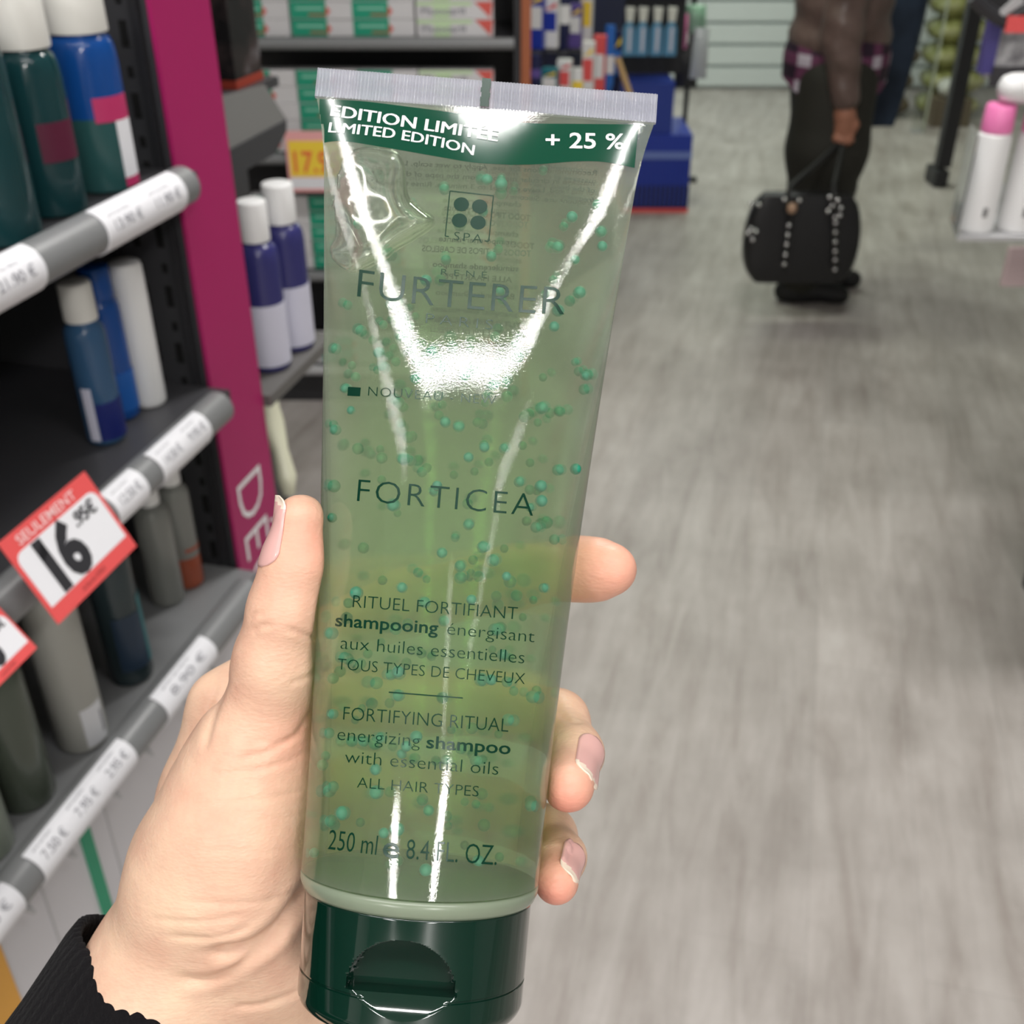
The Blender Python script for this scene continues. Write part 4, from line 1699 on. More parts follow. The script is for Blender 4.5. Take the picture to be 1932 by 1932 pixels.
def carton_a():
    t = thing('toothpaste_carton', '', 'carton', (0, 0, 0), 'green and white toothpaste cartons')
    MB().box(0, CW_, 0, CD_, 0, CH_ - 0.001).build('carton_body', M_cartw, t, local=True)
    MB().box(0.001, CW_ * 0.585, -0.0006, 0.0, 0.001, CH_ - 0.002).build('green_panel', M_cartg, t, local=True)
    MB().box(0.016, CW_ * 0.54, -0.0010, -0.0006, CH_ * 0.52, CH_ * 0.66).build('pale_stripe', mat('mint_print', (0.25, 0.55, 0.42), 0.45) if 'mint_print' not in bpy.data.materials else bpy.data.materials['mint_print'], t, local=True)
    MB().slab([(CW_ * 0.585, -0.0002, 0.006), (CW_ * 0.66, -0.0002, 0.020), (CW_ * 0.585, -0.0002, 0.034)], (0, -0.0006, 0)).build('red_arrow', M_cartr, t, local=True)
    MB().box(CW_ * 0.3, CW_ * 0.585, -0.0010, -0.0006, 0.008, 0.013).build('brown_stripe', M_orange, t, local=True)
    return t


def carton_b():
    t = thing('toothpaste_carton', '', 'carton', (0, 0, 0), 'white toothpaste cartons with a red corner')
    w_ = gx(930, 40) - gx(785, 40)
    MB().box(0, w_, 0, CD_, 0, CH_ - 0.001).build('carton_body', M_cartw, t, local=True)
    MB().box(0.001, w_ * 0.72, -0.0006, 0.0, CH_ * 0.74, CH_ - 0.002).build('lime_panel', M_cartl, t, local=True)
    MB().box(w_ * 0.22, w_ * 0.44, -0.0005, 0.0, 0.001, CH_ * 0.74).build('lime_panel', M_cartl, t, local=True)
    MB().slab([(w_ * 0.76, -0.0001, CH_ - 0.002), (w_ * 0.995, -0.0001, CH_ - 0.002), (w_ * 0.97, -0.0001, 0.002)], (0, -0.0006, 0)).build('red_corner', M_cartr, t, local=True)
    MB().box(w_, w_ + 0.0006, 0.004, CD_ * 0.9, 0.004, CH_ - 0.004).build('pink_end', M_cartp, t, local=True)
    tm = MB()
    flat_text(tm, 'Fluocaril', (w_ * 0.06, -0.0010, CH_ * 0.28), (1, 0, 0), (0, 0, 1), CH_ * 0.36, w_ * 0.58, 0.03)
    tm.build('lettering', M_greyink, t, local=True, recalc=False)
    return t


ca0, cb0 = carton_a(), carton_b()
ROWN = ['lowest', 'second from bottom', 'third from bottom', 'fourth from bottom', 'topmost', 'sixth']
SHN = ['upper', 'middle', 'lower', 'bottom']
COLN = ['leftmost', 'second', 'third']
used = {'a': False, 'b': False}
for s, (nrow, zz) in enumerate(((5, LV[0]), (5, LV[1]), (5, LV[2]), (2, LV[3]))):
    xb = gx(785, 40)
    for c in range(3):
        x = xb - (3 - c) * (CW_ + 0.002) - 0.004
        for r in range(nrow):
            lab = f'green toothpaste carton, {ROWN[r]} in the {COLN[c]} {SHN[s]} stack'
            loc = (x + random.uniform(-0.002, 0.002), GY + 0.022 + random.uniform(0, 0.006), zz + 0.0006 + r * CH_)
            if not used['a']:
                ca0.location, ca0['label'], used['a'] = loc, lab, True
            else:
                copy_tree(ca0, loc, lab)
    for r in range(nrow):
        lab = f'white red-cornered toothpaste carton, {ROWN[r]} on the {SHN[s]} shelf'
        loc = (xb + random.uniform(-0.001, 0.001), GY + 0.020 + random.uniform(0, 0.004), zz + 0.0006 + r * CH_)
        if not used['b']:
            cb0.location, cb0['label'], used['b'] = loc, lab, True
        else:
            copy_tree(cb0, loc, lab)

# yellow price card on the gondola
y_ = GY - 0.03


def gp(px, py):
    return Py(px, py, y_)


pc_ = thing('price_card', 'yellow price card reading 17 with a pink border, beside the tube', 'price card', (gp(590, 362).x, y_, gp(590, 362).z))
xl, xr2 = gp(541, 300).x, gp(541, 300).x + 0.175
zt_, zb_ = gp(560, 247).z, gp(560, 362).z
MB().box(xl, xr2, y_, y_ + 0.0015, zb_, zt_).build('card_body', mat('pale_pink_card', (0.86, 0.42, 0.42), 0.5), pc_)
MB().box(xl + 0.008, xr2 - 0.008, y_ - 0.0008, y_, zb_ + 0.045, zt_ - 0.028).build('yellow_field', M_yellow, pc_)
MB().box(xl + 0.004, xr2 - 0.004, y_ - 0.0008, y_, zb_ + 0.010, zb_ + 0.042).build('white_field', M_paper, pc_)
tm = MB()
flat_text(tm, '17.95', (xl + 0.02, y_ - 0.0016, zb_ + 0.058), (1, 0, 0), (0, 0, 1), 0.058, 0.135, 0.02)
tm.build('price_figures', mat('red_print', (0.85, 0.16, 0.06), 0.5), pc_, recalc=False)

# ================================================================== assorted packs behind the gondola
rack = thing('pack_rack', 'dark stepped rack of mixed toothpaste packs right of the orange post', 'rack', Pz(1090, 380, 0))
col = {'blue': M_blue, 'navy': M_navy, 'white': M_white, 'red': M_red, 'teal': mat('teal_pack', (0.015, 0.16, 0.20), 0.4), 'yellow': M_yellow, 'violet': mat('violet_pack', (0.12, 0.08, 0.30), 0.4),
       'sky': mat('sky_pack', (0.03, 0.16, 0.55), 0.35), 'green': M_green, 'grey': M_lgrey}
packs = [
    (1012, 92, 30, 95, 3.70, 'blue', 'white'), (1040, 90, 26, 80, 3.75, 'white', 'blue'), (1062, 94, 26, 120, 3.85, 'navy', 'white'), (1085, 90, 24, 70, 3.95, 'violet', 'white'),
    (1105, 92, 22, 105, 4.05, 'white', 'yellow'), (1008, 168, 26, 56, 3.66, 'navy', 'violet'), (1038, 186, 30, 50, 3.72, 'teal', 'white'), (1064, 186, 26, 64, 3.80, 'white', 'red'),
    (1088, 188, 22, 52, 3.88, 'white', 'yellow'), (1108, 190, 22, 96, 3.96, 'white', 'red'), (1128, 188, 22, 104, 4.06, 'red', 'white'), (1146, 186, 20, 118, 4.16, 'sky', 'white'),
    (1162, 186, 14, 110, 4.26, 'navy', 'sky')]
top_z = []
for i, (px, py, w_, h_, t, c1, c2) in enumerate(packs):
    b = P(px, py, t) + Vector((0, 0, 0.0006))
    ww, hh = w_ * t / F, h_ * t / F * 1.08
    up = i < 5
    lab = f'{c1} and {c2} toothpaste pack, {["first", "second", "third", "fourth", "fifth", "sixth", "seventh", "eighth"][i if up else i - 5]} from the orange post on the {"upper" if up else "lower"} steps'
    o = thing('toothpaste_pack', lab, 'pack', b, 'mixed toothpaste packs', -0.25)
    if i % 3 == 2:
        MB().lathe([(ww * 0.30, 0), (ww * 0.34, hh * 0.05), (ww * 0.36, hh * 0.16), (ww * 0.5, hh * 0.2), (ww * 0.5, hh * 0.6), (ww * 0.46, hh)], 20, sy=0.7).build('pack_body', col[c1], o, smooth=True, local=True, sharp=40)
        MB().lathe([(ww * 0.505, hh * 0.35), (ww * 0.505, hh * 0.6)], 20, sy=0.71).build('pack_panel', col[c2], o, smooth=True, local=True, sharp=40)
    else:
        MB().box(-ww / 2, ww / 2, -ww * 0.4, ww * 0.4, 0, hh).build('pack_body', col[c1], o, local=True, bevel=0.002)
        MB().box(-ww * 0.42, ww * 0.42, -ww * 0.42, -ww * 0.39, hh * 0.35, hh * 0.72).build('pack_panel', col[c2], o, local=True)
        MB().slab([(-ww * 0.4, -ww * 0.395, hh * 0.75), (ww * 0.4, -ww * 0.395, hh * 0.82), (ww * 0.4, -ww * 0.395, hh * 0.92)], (0, -0.002, 0)).build('pack_flash', col[('yellow', 'red', 'sky')[i % 3]], o, local=True)
for i, (k0, k1) in enumerate(((0, 4), (5, 12))):
    pts = [P(packs[j][0], packs[j][1], packs[j][4]) for j in range(k0, k1 + 1)]
    for j, p in enumerate(pts):
        MB().box(p.x - 0.018, p.x + 0.018, p.y - 0.030, p.y + 0.05, p.z - 0.012, p.z).build('step', M_dark, rack)
p0, p1 = P(1000, 60, 3.78), P(1168, 60, 4.40)
mb = MB()
mb.hexa([(p0.x, p0.y + 0.1, 0), (p0.x + 0.02, p0.y + 0.03, 0), (p1.x + 0.02, p1.y + 0.02, 0), (p1.x, p1.y + 0.1, 0), (p0.x, p0.y + 0.1, 1.5), (p0.x + 0.02, p0.y + 0.03, 1.5), (p1.x + 0.02, p1.y + 0.02, 1.5), (p1.x, p1.y + 0.1, 1.5)])
mb.build('back_board', M_navy, rack)
a_, b_ = P(1165, 110, 4.1), P(1192, 190, 4.1)
MB().tube([a_, b_], 0.012, 8).build('rack_rim', mat('tan_rim', (0.42, 0.27, 0.12), 0.5), rack)

# ================================================================== blue toothbrush stand
SY = 5.45


def sp(px, py):
    return Py(px, py, SY)


st = thing('toothbrush_stand', 'blue floor stand with toothbrush packs hung along its top', 'display stand', (sp(1240, 420).x, SY + 0.2, 0))
xl, xr_ = sp(1175, 380).x, sp(1297, 380).x
zb = sp(1240, 255).z
mb = MB().box(xl, xr_, SY, SY + 0.4, 0.02, zb)
base = mb.build('base_box', M_blue, st)
zm = sp(1240, 350).z
MB().box(xl - 0.003, xr_ + 0.003, SY - 0.005, SY, 0.02, zm).build('dark_panel', M_navy, base)
for k in range(14):
    x = xl + (xr_ - xl) * (k + 0.5) / 14
    MB().box(x - 0.004, x + 0.004, SY - 0.009, SY - 0.005, 0.03, sp(1240, 300).z).build('front_rib', M_blue, base)
MB().box(xl - 0.002, xr_ + 0.002, SY - 0.006, SY, sp(1240, 300).z, sp(1240, 286).z).build('pale_band', mat('pale_blue_band', (0.16, 0.22, 0.55), 0.4), base)
MB().box(xl - 0.004, xr_ + 0.004, SY - 0.012, SY + 0.4, 0.0, 0.02).build('red_foot', M_red, base)
x2l, x2r = sp(1170, 200).x, sp(1272, 200).x
MB().box(x2l, x2r, SY + 0.02, SY + 0.3, zb, sp(1240, 158).z).build('upper_box', mat('mid_blue', (0.025, 0.05, 0.30), 0.4), st)
MB().box(x2l - 0.05, x2r + 0.06, SY + 0.26, SY + 0.28, sp(1240, 158).z, 1.6).build('back_board', M_black, st)
MB().box(x2l - 0.05, x2r + 0.06, SY + 0.22, SY + 0.26, sp(1240, 6).z, 1.05).build('header', M_blue, st)
for k, px in enumerate((1190, 1215, 1243, 1270)):
    p = Py(px, 14, SY + 0.1)
    q = Py(px - 6, 106, SY + 0.1)
    o = thing('toothbrush_pack', f'light blue toothbrush pack with white head, {["first", "second", "third", "fourth"][k]} from the left on the blue stand', 'toothbrush pack', (p.x, p.y, q.z), 'toothbrush packs on the blue stand')
    hh = p.z - q.z
    MB().slab([(-0.030, 0, 0), (0.030, 0, 0), (0.026, 0, hh * 0.55), (0.012, 0, hh * 0.72), (-0.012, 0, hh * 0.72), (-0.030, 0, hh * 0.55)], (0, 0.025, 0)).build('blister_body', M_lblue, o, local=True, bevel=0.003)
    MB().slab([(-0.016, -0.001, hh * 0.70), (0.016, -0.001, hh * 0.70), (0.022, -0.001, hh), (-0.022, -0.001, hh)], (0, 0.02, 0)).build('brush_head', M_capw, o, local=True, bevel=0.003)
    MB().tube([(0, 0.02, hh * 0.95), (0, 0.13, hh * 0.95)], 0.003, 6).build('hook', M_lgrey, o, local=True)
    MB().box(-0.006, 0.010, -0.003, 0.0, 0.02, hh * 0.6).build('brush_handle', M_lavlab, o, local=True)

# small pouches hanging right of the stand
hy = 5.9
fr = thing('pouch_rail', 'dark upright rail with hanging pouches right of the blue stand', 'rail', (Py(1300, 240, hy).x, hy, 0))
fx = Py(1305, 150, hy).x
MB().box(fx - 0.09, fx + 0.09, hy + 0.1, hy + 0.16, 0, 0.02).build('foot', M_black, fr)
MB().tube([(fx, hy + 0.13, 0), (fx, hy + 0.13, 1.6)], 0.014, 10).build('pole', M_black, fr)
for nm, lab, px, py, w_, h_, m_ in (('pouch', 'black pouch hanging low right of the blue stand', 1292, 165, 42, 62, M_black), ('pouch', 'silvery white pouch hanging beside the pale slatted wall', 1316, 148, 30, 74, mat('silver_film', (0.52, 0.54, 0.58), 0.2)),
                                    ('pouch', 'pale mint pouch hanging above the silvery one', 1310, 62, 38, 40, mat('mint_film', (0.30, 0.52, 0.38), 0.35)), ('pouch', 'small pink pouch right of the toothbrush packs', 1287, 92, 14, 50, M_rose)):
    hk = {1292: 0.0, 1316: -0.12, 1310: 0.05, 1287: -0.06}[px]
    b = Py(px, py, hy + hk)
    s_ = b.y / F * 1.02
    o = thing(nm, lab, 'pouch', b)
    W2, H2 = w_ * s_ / 2, h_ * s_ * 1.1
    mb = MB()
    rows = 8
    for j in range(rows + 1):
        f_ = j / rows
        th_ = 0.035 * math.sin(math.pi * min(f_ * 0.9 + 0.05, 1)) + 0.002
        for i in range(12):
            a = 2 * math.pi * i / 12
            mb.v.append((W2 * math.copysign(abs(math.cos(a)) ** 0.5, math.cos(a)) * (1 - 0.12 * f_), th_ * math.sin(a), H2 * f_))
    for j in range(rows):
        for i in range(12):
            mb.f.append((j * 12 + i, j * 12 + (i + 1) % 12, (j + 1) * 12 + (i + 1) % 12, (j + 1) * 12 + i))
            mb.m.append(0)
    mb.f += [tuple(range(12))[::-1], tuple(range(rows * 12, rows * 12 + 12))]
    mb.m += [0, 0]
    mb.build('pouch_body', m_, o, smooth=True, local=True, sharp=60)
    MB().tube([(0, 0, H2 - 0.01), (0, 0, 1.35 - b.z)], 0.0015, 6).build('string', M_dark, o, local=True)
    MB().tube([(fx, hy + 0.13, 1.356), (b.x, b.y, 1.356)], 0.005, 6).build('arm', M_black, fr)

# ================================================================== bags behind the glass partition
gb = 7.7
M_bag = mat('olive_film', (0.34, 0.35, 0.12), 0.3)
noise_color(M_bag, [(0.35, (0.16, 0.17, 0.05)), (0.5, (0.36, 0.37, 0.14)), (0.68, (0.58, 0.58, 0.36))], 9.0, 3.0)
M_bagw = mat('white_film', (0.66, 0.68, 0.62), 0.3)
M_bagb = mat('brown_film', (0.16, 0.13, 0.09), 0.4)


def pillow(name, lab, c, w_, d_, h_, m_):
    mb = MB()
    n, rr = 20, 8
    for j in range(rr + 1):
        f_ = j / rr
        k = math.sin(math.pi * (0.08 + 0.84 * f_)) ** 0.45
        for i in range(n):
            a = 2 * math.pi * i / n
            q = lambda u: math.copysign(abs(u) ** 0.55, u)
            mb.v.append((w_ / 2 * q(math.cos(a)) * k * (1 + 0.05 * math.sin(5 * a + j)), d_ / 2 * q(math.sin(a)) * k, h_ * f_))
    for j in range(rr):
        for i in range(n):
            mb.f.append((j * n + i, j * n + (i + 1) % n, (j + 1) * n + (i + 1) % n, (j + 1) * n + i))
            mb.m.append(0)
    mb.f += [tuple(range(n))[::-1], tuple(range(rr * n, rr * n + n))]
    mb.m += [0, 0]
    o = mb.build(name, m_, None, smooth=True, local=True, loc=c, sharp=70)
    return tag(o, lab, 'bag', 'stacked bags behind the glass')


bx = Py(1795, 120, gb).x
bw = 0.40
lv = [0.0, 0.155, 0.31, 0.465, 0.62, 0.775, 0.93]
nmz = ['lowest', 'second', 'third', 'fourth', 'fifth', 'sixth']
for k in range(6):
    pillow('film_bag', f'olive green filled bag, {nmz[k]} from the floor behind the glass', (bx + random.uniform(-0.02, 0.02), gb, lv[k]), bw, 0.3, 0.155, M_bag)
for k in range(6):
    pillow('film_bag', f'brown filled bag, {nmz[k]} from the floor between the blue coat and the olive bags', (bx - bw + random.uniform(-0.015, 0.015), gb + 0.02, lv[k]), 0.31, 0.3, 0.155, M_bagb)
wb = Py(1792, 182, gb - 0.26)
pillow('film_bag', 'whitish bag lying in front of the olive bags', (wb.x, gb - 0.26, wb.z), 0.17, 0.14, 0.11, M_bagw)
MB_ = MB().box(wb.x - 0.12, wb.x + 0.12, gb - 0.36, gb - 0.17, 0, wb.z)
o = MB_.build('carton', M_bagb, None)
tag(o, 'low brown carton under the whitish bag', 'carton')
gp_ = thing('glass_partition', 'narrow upright glass pane with pale edge in front of the brown bags', 'glass pane', Py(1752, 210, 7.2).xy.to_3d())
M_glass = mat('clear_glass', (0.93, 0.98, 0.95), 0.02, trans=1.0, ior=1.45)
g0, g1 = Py(1738, 150, 7.2).x, Py(1768, 100, 7.2).x
MB().box(g0, g1, 7.2, 7.206, 0.0, 1.7).build('pane', M_glass, gp_)
MB().box(g1, g1 + 0.014, 7.196, 7.21, 0.0, 1.7).build('edge', mat('pale_green_edge', (0.46, 0.50, 0.40), 0.3), gp_)
MB().box(g0, g1, 7.17, 7.235, 0.0, 0.012).build('foot', M_lgrey, gp_)

# ================================================================== right-hand rack and white bottles
rk = thing('right_rack', 'black upright post standing on the floor at the right', 'rack post', Pz(1770, 352, 0))
b = Pz(1768, 352, 0)
b2 = Py(1818, 30, b.y)
MB().box(b.x - 0.03, b.x + 0.045, b.y - 0.03, b.y + 0.14, 0, 0.09).build('foot', M_black, rk, bevel=0.01)
xp0, xp1 = Py(1788, 200, b.y).x, Py(1822, 200, b.y).x
MB().box(xp0 + 0.01, xp1 - 0.01, b.y, b.y + 0.06, 0.10, 1.5).build('post', M_black, rk)

SHY = 1.93
shz = Py(1870, 432, SHY).z
x0 = Py(1790, 430, SHY).x
rs = thing('acrylic_shelf', 'grey shelf holding the white bottles at the right edge', 'shelf', (x0 + 0.3, SHY, 0))
tS = math.tan(AISLE)
MB().slab([(x0, SHY - 0.045, shz), (x0 + 0.62, SHY - 0.045, shz), (x0 + 0.62, SHY + 0.30, shz), (x0 + 0.17, SHY + 0.30, shz)], (0, 0, -0.008)).build('shelf_board', M_lgrey, rs)
M_acr = mat('clear_acrylic', (0.9, 0.93, 0.93), 0.05, trans=0.9, ior=1.2)
MB().slab([(x0, SHY - 0.045, shz), (x0 + 0.026, SHY + 0.06, shz), (x0 + 0.026, SHY + 0.06, shz + 0.17), (x0, SHY - 0.045, shz + 0.17)], (-0.003, 0, 0)).build('acrylic_side', M_acr, rs)
MB().box(x0 + 0.50, x0 + 0.62, SHY + 0.22, SHY + 0.30, 0, 2.2).build('upright', M_black, rs)
MB().box(x0 + 0.25, x0 + 0.62, SHY + 0.24, SHY + 0.30, shz - 0.05, shz - 0.008).build('bracket', M_black, rs)
rs2z = 1.36
MB().box(x0 + 0.30, x0 + 0.95, SHY + 0.36, SHY + 0.38, 1.04, 2.2).build('back_panel', M_black, rs)  # unseen panel added to shade the floor on the right
MB().box(x0 + 0.06, x0 + 0.95, SHY + 0.34, SHY + 0.358, 1.44, 2.45).build('shade_panel', M_black, rs)  # unseen board above it, added to block lamp light and widen that shadow
MB().box(x0 + 0.09, x0 + 0.62, SHY + 0.10, SHY + 0.30, rs2z - 0.02, rs2z).build('upper_shelf', M_black, rs)
M_sign = mat('tiny_print', (0.2, 0.2, 0.2), 0.5)
first = None
for k, px in enumerate((1838, 1912, 1986)):
    base = Py(px, 430, SHY)
    base.z = shz + 0.0004
    top = ztop(base, px + 10, 248) - shz
    o = thing('shampoo_bottle', ['white bottle with pink cap at the left end of the right shelf', 'white bottle with pink cap in the middle of the right shelf, under the lying one', 'white bottle cut off by the right photo edge'][k], 'bottle', base, 'white bottles on the right shelf')
    r = 0.0315
    MB().lathe([(r * 0.92, 0), (r, 0.003), (r * 0.90, top - 0.012), (r * 0.86, top - 0.004), (r * 0.7, top)], 32).build('bottle_body', M_white, o, smooth=True, local=True, sharp=40)
    ct = ztop(base, px + 14, 200) - shz
    MB().lathe([(r * 0.80, top), (r * 0.82, top + 0.004), (r * 0.78, ct), (r * 0.70, ct + 0.003)], 32).build('bottle_cap', M_rose, o, smooth=True, local=True, sharp=40)
    MB().box(-0.004, 0.004, -r - 0.0004, -r + 0.002, 0.030, 0.046).build('mark', M_sign, o, local=True)
lc = Py(1908, 192, SHY)
zl = shz + ct + 0.0042 + 0.0245
o = thing('shampoo_bottle', 'plain white bottle lying across the pink caps', 'bottle', (lc.x, SHY, zl), 'white bottles on the right shelf')
mb = MB()
pr = [(0.0, -0.026), (0.012, -0.0245), (0.0195, -0.019), (0.0235, -0.008), (0.0245, 0.004), (0.0245, 0.12), (0.018, 0.14)]
n = 32
for r, x in pr:
    mb.v += [(x, r * math.cos(2 * math.pi * i / n), r * math.sin(2 * math.pi * i / n)) for i in range(n)]
for j in range(len(pr) - 1):
    for i in range(n):
        mb.f.append((j * n + i, j * n + (i + 1) % n, (j + 1) * n + (i + 1) % n, (j + 1) * n + i))
        mb.m.append(0)
mb.f.append(tuple((len(pr) - 1) * n + i for i in range(n)))
mb.m.append(0)
mb.build('bottle_body', M_white, o, smooth=True, local=True, sharp=50)
MB().box(0.118, 0.121, -0.012, 0.012, -0.012, 0.012).build('bottle_cap', M_white, o, local=True)

# packs and tags under the upper right shelf
M_foil = mat('grey_foil', (0.36, 0.36, 0.37), 0.35)
noise_color(M_foil, [(0.4, (0.20, 0.20, 0.21)), (0.6, (0.45, 0.45, 0.46))], 40.0)
yq = SHY + 0.14
p0, p1 = Py(1856, 150, yq), Py(1940, 60, yq)
o = thing('foil_pack', 'grey foil pack hanging above the white bottles', 'pack', (p0.x + 0.05, yq, p0.z))
MB().box(p0.x, p0.x + 0.14, yq, yq + 0.03, p0.z, rs2z - 0.0206).build('pack_body', M_foil, o, bevel=0.006)
MB().box(p0.x - 0.010, p0.x + 0.012, yq - 0.002, yq + 0.02, p0.z + 0.01, rs2z - 0.0206).build('violet_edge', mat('violet_edge', (0.07, 0.06, 0.22), 0.4), o)
MB().box(p0.x + 0.01, p0.x + 0.13, yq - 0.002, yq + 0.001, p0.z - 0.012, p0.z + 0.022).build('dark_base', M_dark, o)
q = [Py(1886, 22, SHY + 0.08), Py(1926, -14, SHY + 0.08), Py(1932, 6, SHY + 0.08), Py(1890, 34, SHY + 0.08)]
o = MB().slab(q, (0, 0.003, 0)).build('shelf_ticket', M_lgrey, None)
tag(o, 'grey shelf ticket tilted under the top right corner', 'ticket')
c_ = Py(1920, 46, SHY + 0.07)
o = MB().box(c_.x - 0.016, c_.x + 0.02, SHY + 0.075, SHY + 0.08, c_.z - 0.014, c_.z + 0.012).build('red_tag', M_red, None)
tag(o, 'small red tag below the grey shelf ticket', 'tag')
pts = [Py(x, y, SHY + 0.09) for x, y in ((1835, -6), (1860, 18), (1885, 34), (1900, 44), (1915, 26), (1945, 14))]
MB().tube(pts, 0.012, 8).build('ticket_rail', M_black, rs)
c_ = Py(1925, 505, 2.6)
o = thing('pink_packet', 'pale pink packet low at the right edge under the white bottles', 'packet', (c_.x, c_.y, 0))
MB().box(c_.x - 0.035, c_.x + 0.10, c_.y, c_.y + 0.02, c_.z - 0.05, c_.z + 0.05).build('packet_body', mat('pale_pink', (0.70, 0.55, 0.56), 0.5), o, bevel=0.004)
MB().tube([(c_.x + 0.06, c_.y + 0.01, c_.z + 0.04), (c_.x + 0.20, c_.y + 0.01, c_.z + 0.06), (c_.x + 0.42, c_.y + 0.01, c_.z + 0.06)], 0.004, 6).build('hook', M_lgrey, o)
MB().box(c_.x + 0.40, c_.x + 0.45, c_.y, c_.y + 0.05, 0, 1.3).build('packet_stand', M_lgrey, o)


# ================================================================== standing person, bag and coat
foot = Pz(1538, 568, 0)
ROT = -0.10
pc0 = Vector((foot.x - 0.035, foot.y + 0.09, 0))


def W(p):
    c, s = math.cos(ROT), math.sin(ROT)
    return Vector((pc0.x + p[0] * c - p[1] * s, pc0.y + p[0] * s + p[1] * c, p[2]))


def blob(chains, lo, hi, vox, kin=0.03, kout=0.03, it=4):
    G = grid_points(np.array(lo), np.array(hi), vox)
    d = None
    for ch in chains:
        c = None
        for (a, ra), (b, rb_) in zip(ch[:-1], ch[1:]):
            e = cone_sdf(G, a, b, ra, rb_)
            c = e if c is None else smin(c, e, kin)
        d = c if d is None else smin(d, c, kout)
    v, q = iso_mesh(d, lo, vox)
    return smooth_quads(v, q, it), q


def body_mesh(name, chains, lo, hi, vox, m_, parent, kin=0.03, kout=0.03, fn=None):
    v, q = blob(chains, lo, hi, vox, kin, kout)
    if fn is not None:
        v = fn(v)
    mb = MB()
    mb.add([W(p) for p in v], q.tolist())
    o = mb.build(name, m_, parent, smooth=True, loc=pc0 if parent is None else None)
    return o


M_pskin = mat('shopper_skin', (0.36, 0.16, 0.10), 0.5)
body_ch = [
    [((0.02, 0, 1.535), 0.088), ((0.035, 0, 1.47), 0.070)], [((0.115, 0, 1.500), 0.012), ((0.128, 0, 1.478), 0.014)],
    [((0.01, 0.088, 1.50), 0.018), ((0.01, 0.092, 1.52), 0.020)], [((0.01, -0.088, 1.50), 0.018), ((0.01, -0.092, 1.52), 0.020)],
    [((0.0, 0, 1.45), 0.052), ((-0.01, 0, 1.34), 0.058)],
    [((-0.01, 0, 1.30), 0.10), ((0.0, 0, 1.05), 0.115), ((0, 0, 0.88), 0.13)],
    [((-0.02, -0.10, 1.31), 0.07), ((-0.02, -0.185, 1.29), 0.055), ((-0.03, -0.215, 1.03), 0.042), ((0.015, -0.225, 0.80), 0.028), ((0.02, -0.228, 0.76), 0.034), ((0.022, -0.228, 0.715), 0.032)],
    [((-0.02, 0.10, 1.31), 0.07), ((-0.02, 0.185, 1.29), 0.055), ((-0.03, 0.215, 1.03), 0.042), ((0.015, 0.225, 0.80), 0.028), ((0.02, 0.228, 0.76), 0.034), ((0.022, 0.228, 0.68), 0.030)],
    [((0, -0.08, 0.86), 0.095), ((0.02, -0.085, 0.47), 0.060), ((-0.03, -0.09, 0.09), 0.038), ((-0.03, -0.09, 0.06), 0.036), ((0.12, -0.10, 0.035), 0.028)],
    [((0, 0.08, 0.86), 0.095), ((0.05, 0.09, 0.47), 0.060), ((0.05, 0.10, 0.09), 0.038), ((0.05, 0.10, 0.06), 0.036), ((0.20, 0.10, 0.035), 0.028)]]
for dx, ln, yo in ((0.030, 0.062, 0.0), (0.012, 0.068, -0.004), (-0.006, 0.064, -0.004), (-0.022, 0.052, 0.0)):
    body_ch.append([((0.022 + dx * 0.8, -0.228 + yo, 0.705), 0.0095), ((0.022 + dx, -0.240 + yo, 0.705 - ln * 0.55), 0.009), ((0.022 + dx * 0.9, -0.222 + yo, 0.705 - ln * 0.85), 0.008)])
body_ch.append([((0.045, -0.232, 0.755), 0.012), ((0.062, -0.238, 0.725), 0.010), ((0.060, -0.236, 0.700), 0.009)])
person = body_mesh('person', body_ch, (-0.25, -0.36, -0.02), (0.40, 0.40, 1.66), 0.0075, M_pskin, None, 0.02, 0.012)
tag(person, 'person standing side-on in brown jacket, plaid shirt and dark trousers, holding a black bag', 'person')

M_leather = mat('brown_leather', (0.085, 0.052, 0.042), 0.42)
noise_color(M_leather, [(0.35, (0.085, 0.055, 0.046)), (0.65, (0.16, 0.11, 0.095))], 6.0, 5.0)
add_bump(M_leather, 14.0, 0.6, 0.03, 3.0, (1, 1, 0.6))
jk = [[((-0.01, 0, 1.30), 0.135), ((0.0, 0, 1.10), 0.165), ((0.0, 0, 0.955), 0.185)],
      [((-0.02, -0.12, 1.32), 0.08), ((-0.02, -0.20, 1.28), 0.078), ((-0.035, -0.232, 1.03), 0.068), ((0.012, -0.232, 0.815), 0.050)],
      [((-0.02, 0.12, 1.32), 0.08), ((-0.02, 0.20, 1.28), 0.078), ((-0.035, 0.232, 1.03), 0.068), ((0.012, 0.232, 0.815), 0.050)]]


def jfold(v):
    v = v.copy()
    s = 1 + 0.030 * np.sin(v[:, 2] * 55 + v[:, 0] * 18) * np.exp(-((v[:, 2] - 1.0) / 0.22) ** 2)
    v[:, 0] *= s
    v[:, 1] *= s
    lowm = (np.abs(v[:, 1]) < 0.185) & (v[:, 2] < 0.90)
    v[lowm, 2] = 0.90 + (v[lowm, 2] - 0.90) * 0.15
    return v


body_mesh('jacket', jk, (-0.32, -0.36, 0.70), (0.36, 0.40, 1.45), 0.009, M_leather, person, 0.03, 0.03, jfold)
M_plaid = mat('plaid_shirt', (0.2, 0.1, 0.15), 0.7)
tc = N(M_plaid, 'ShaderNodeTexCoord')
sepx = N(M_plaid, 'ShaderNodeSeparateXYZ')
L(M_plaid, tc.outputs['Object'], sepx.inputs[0])


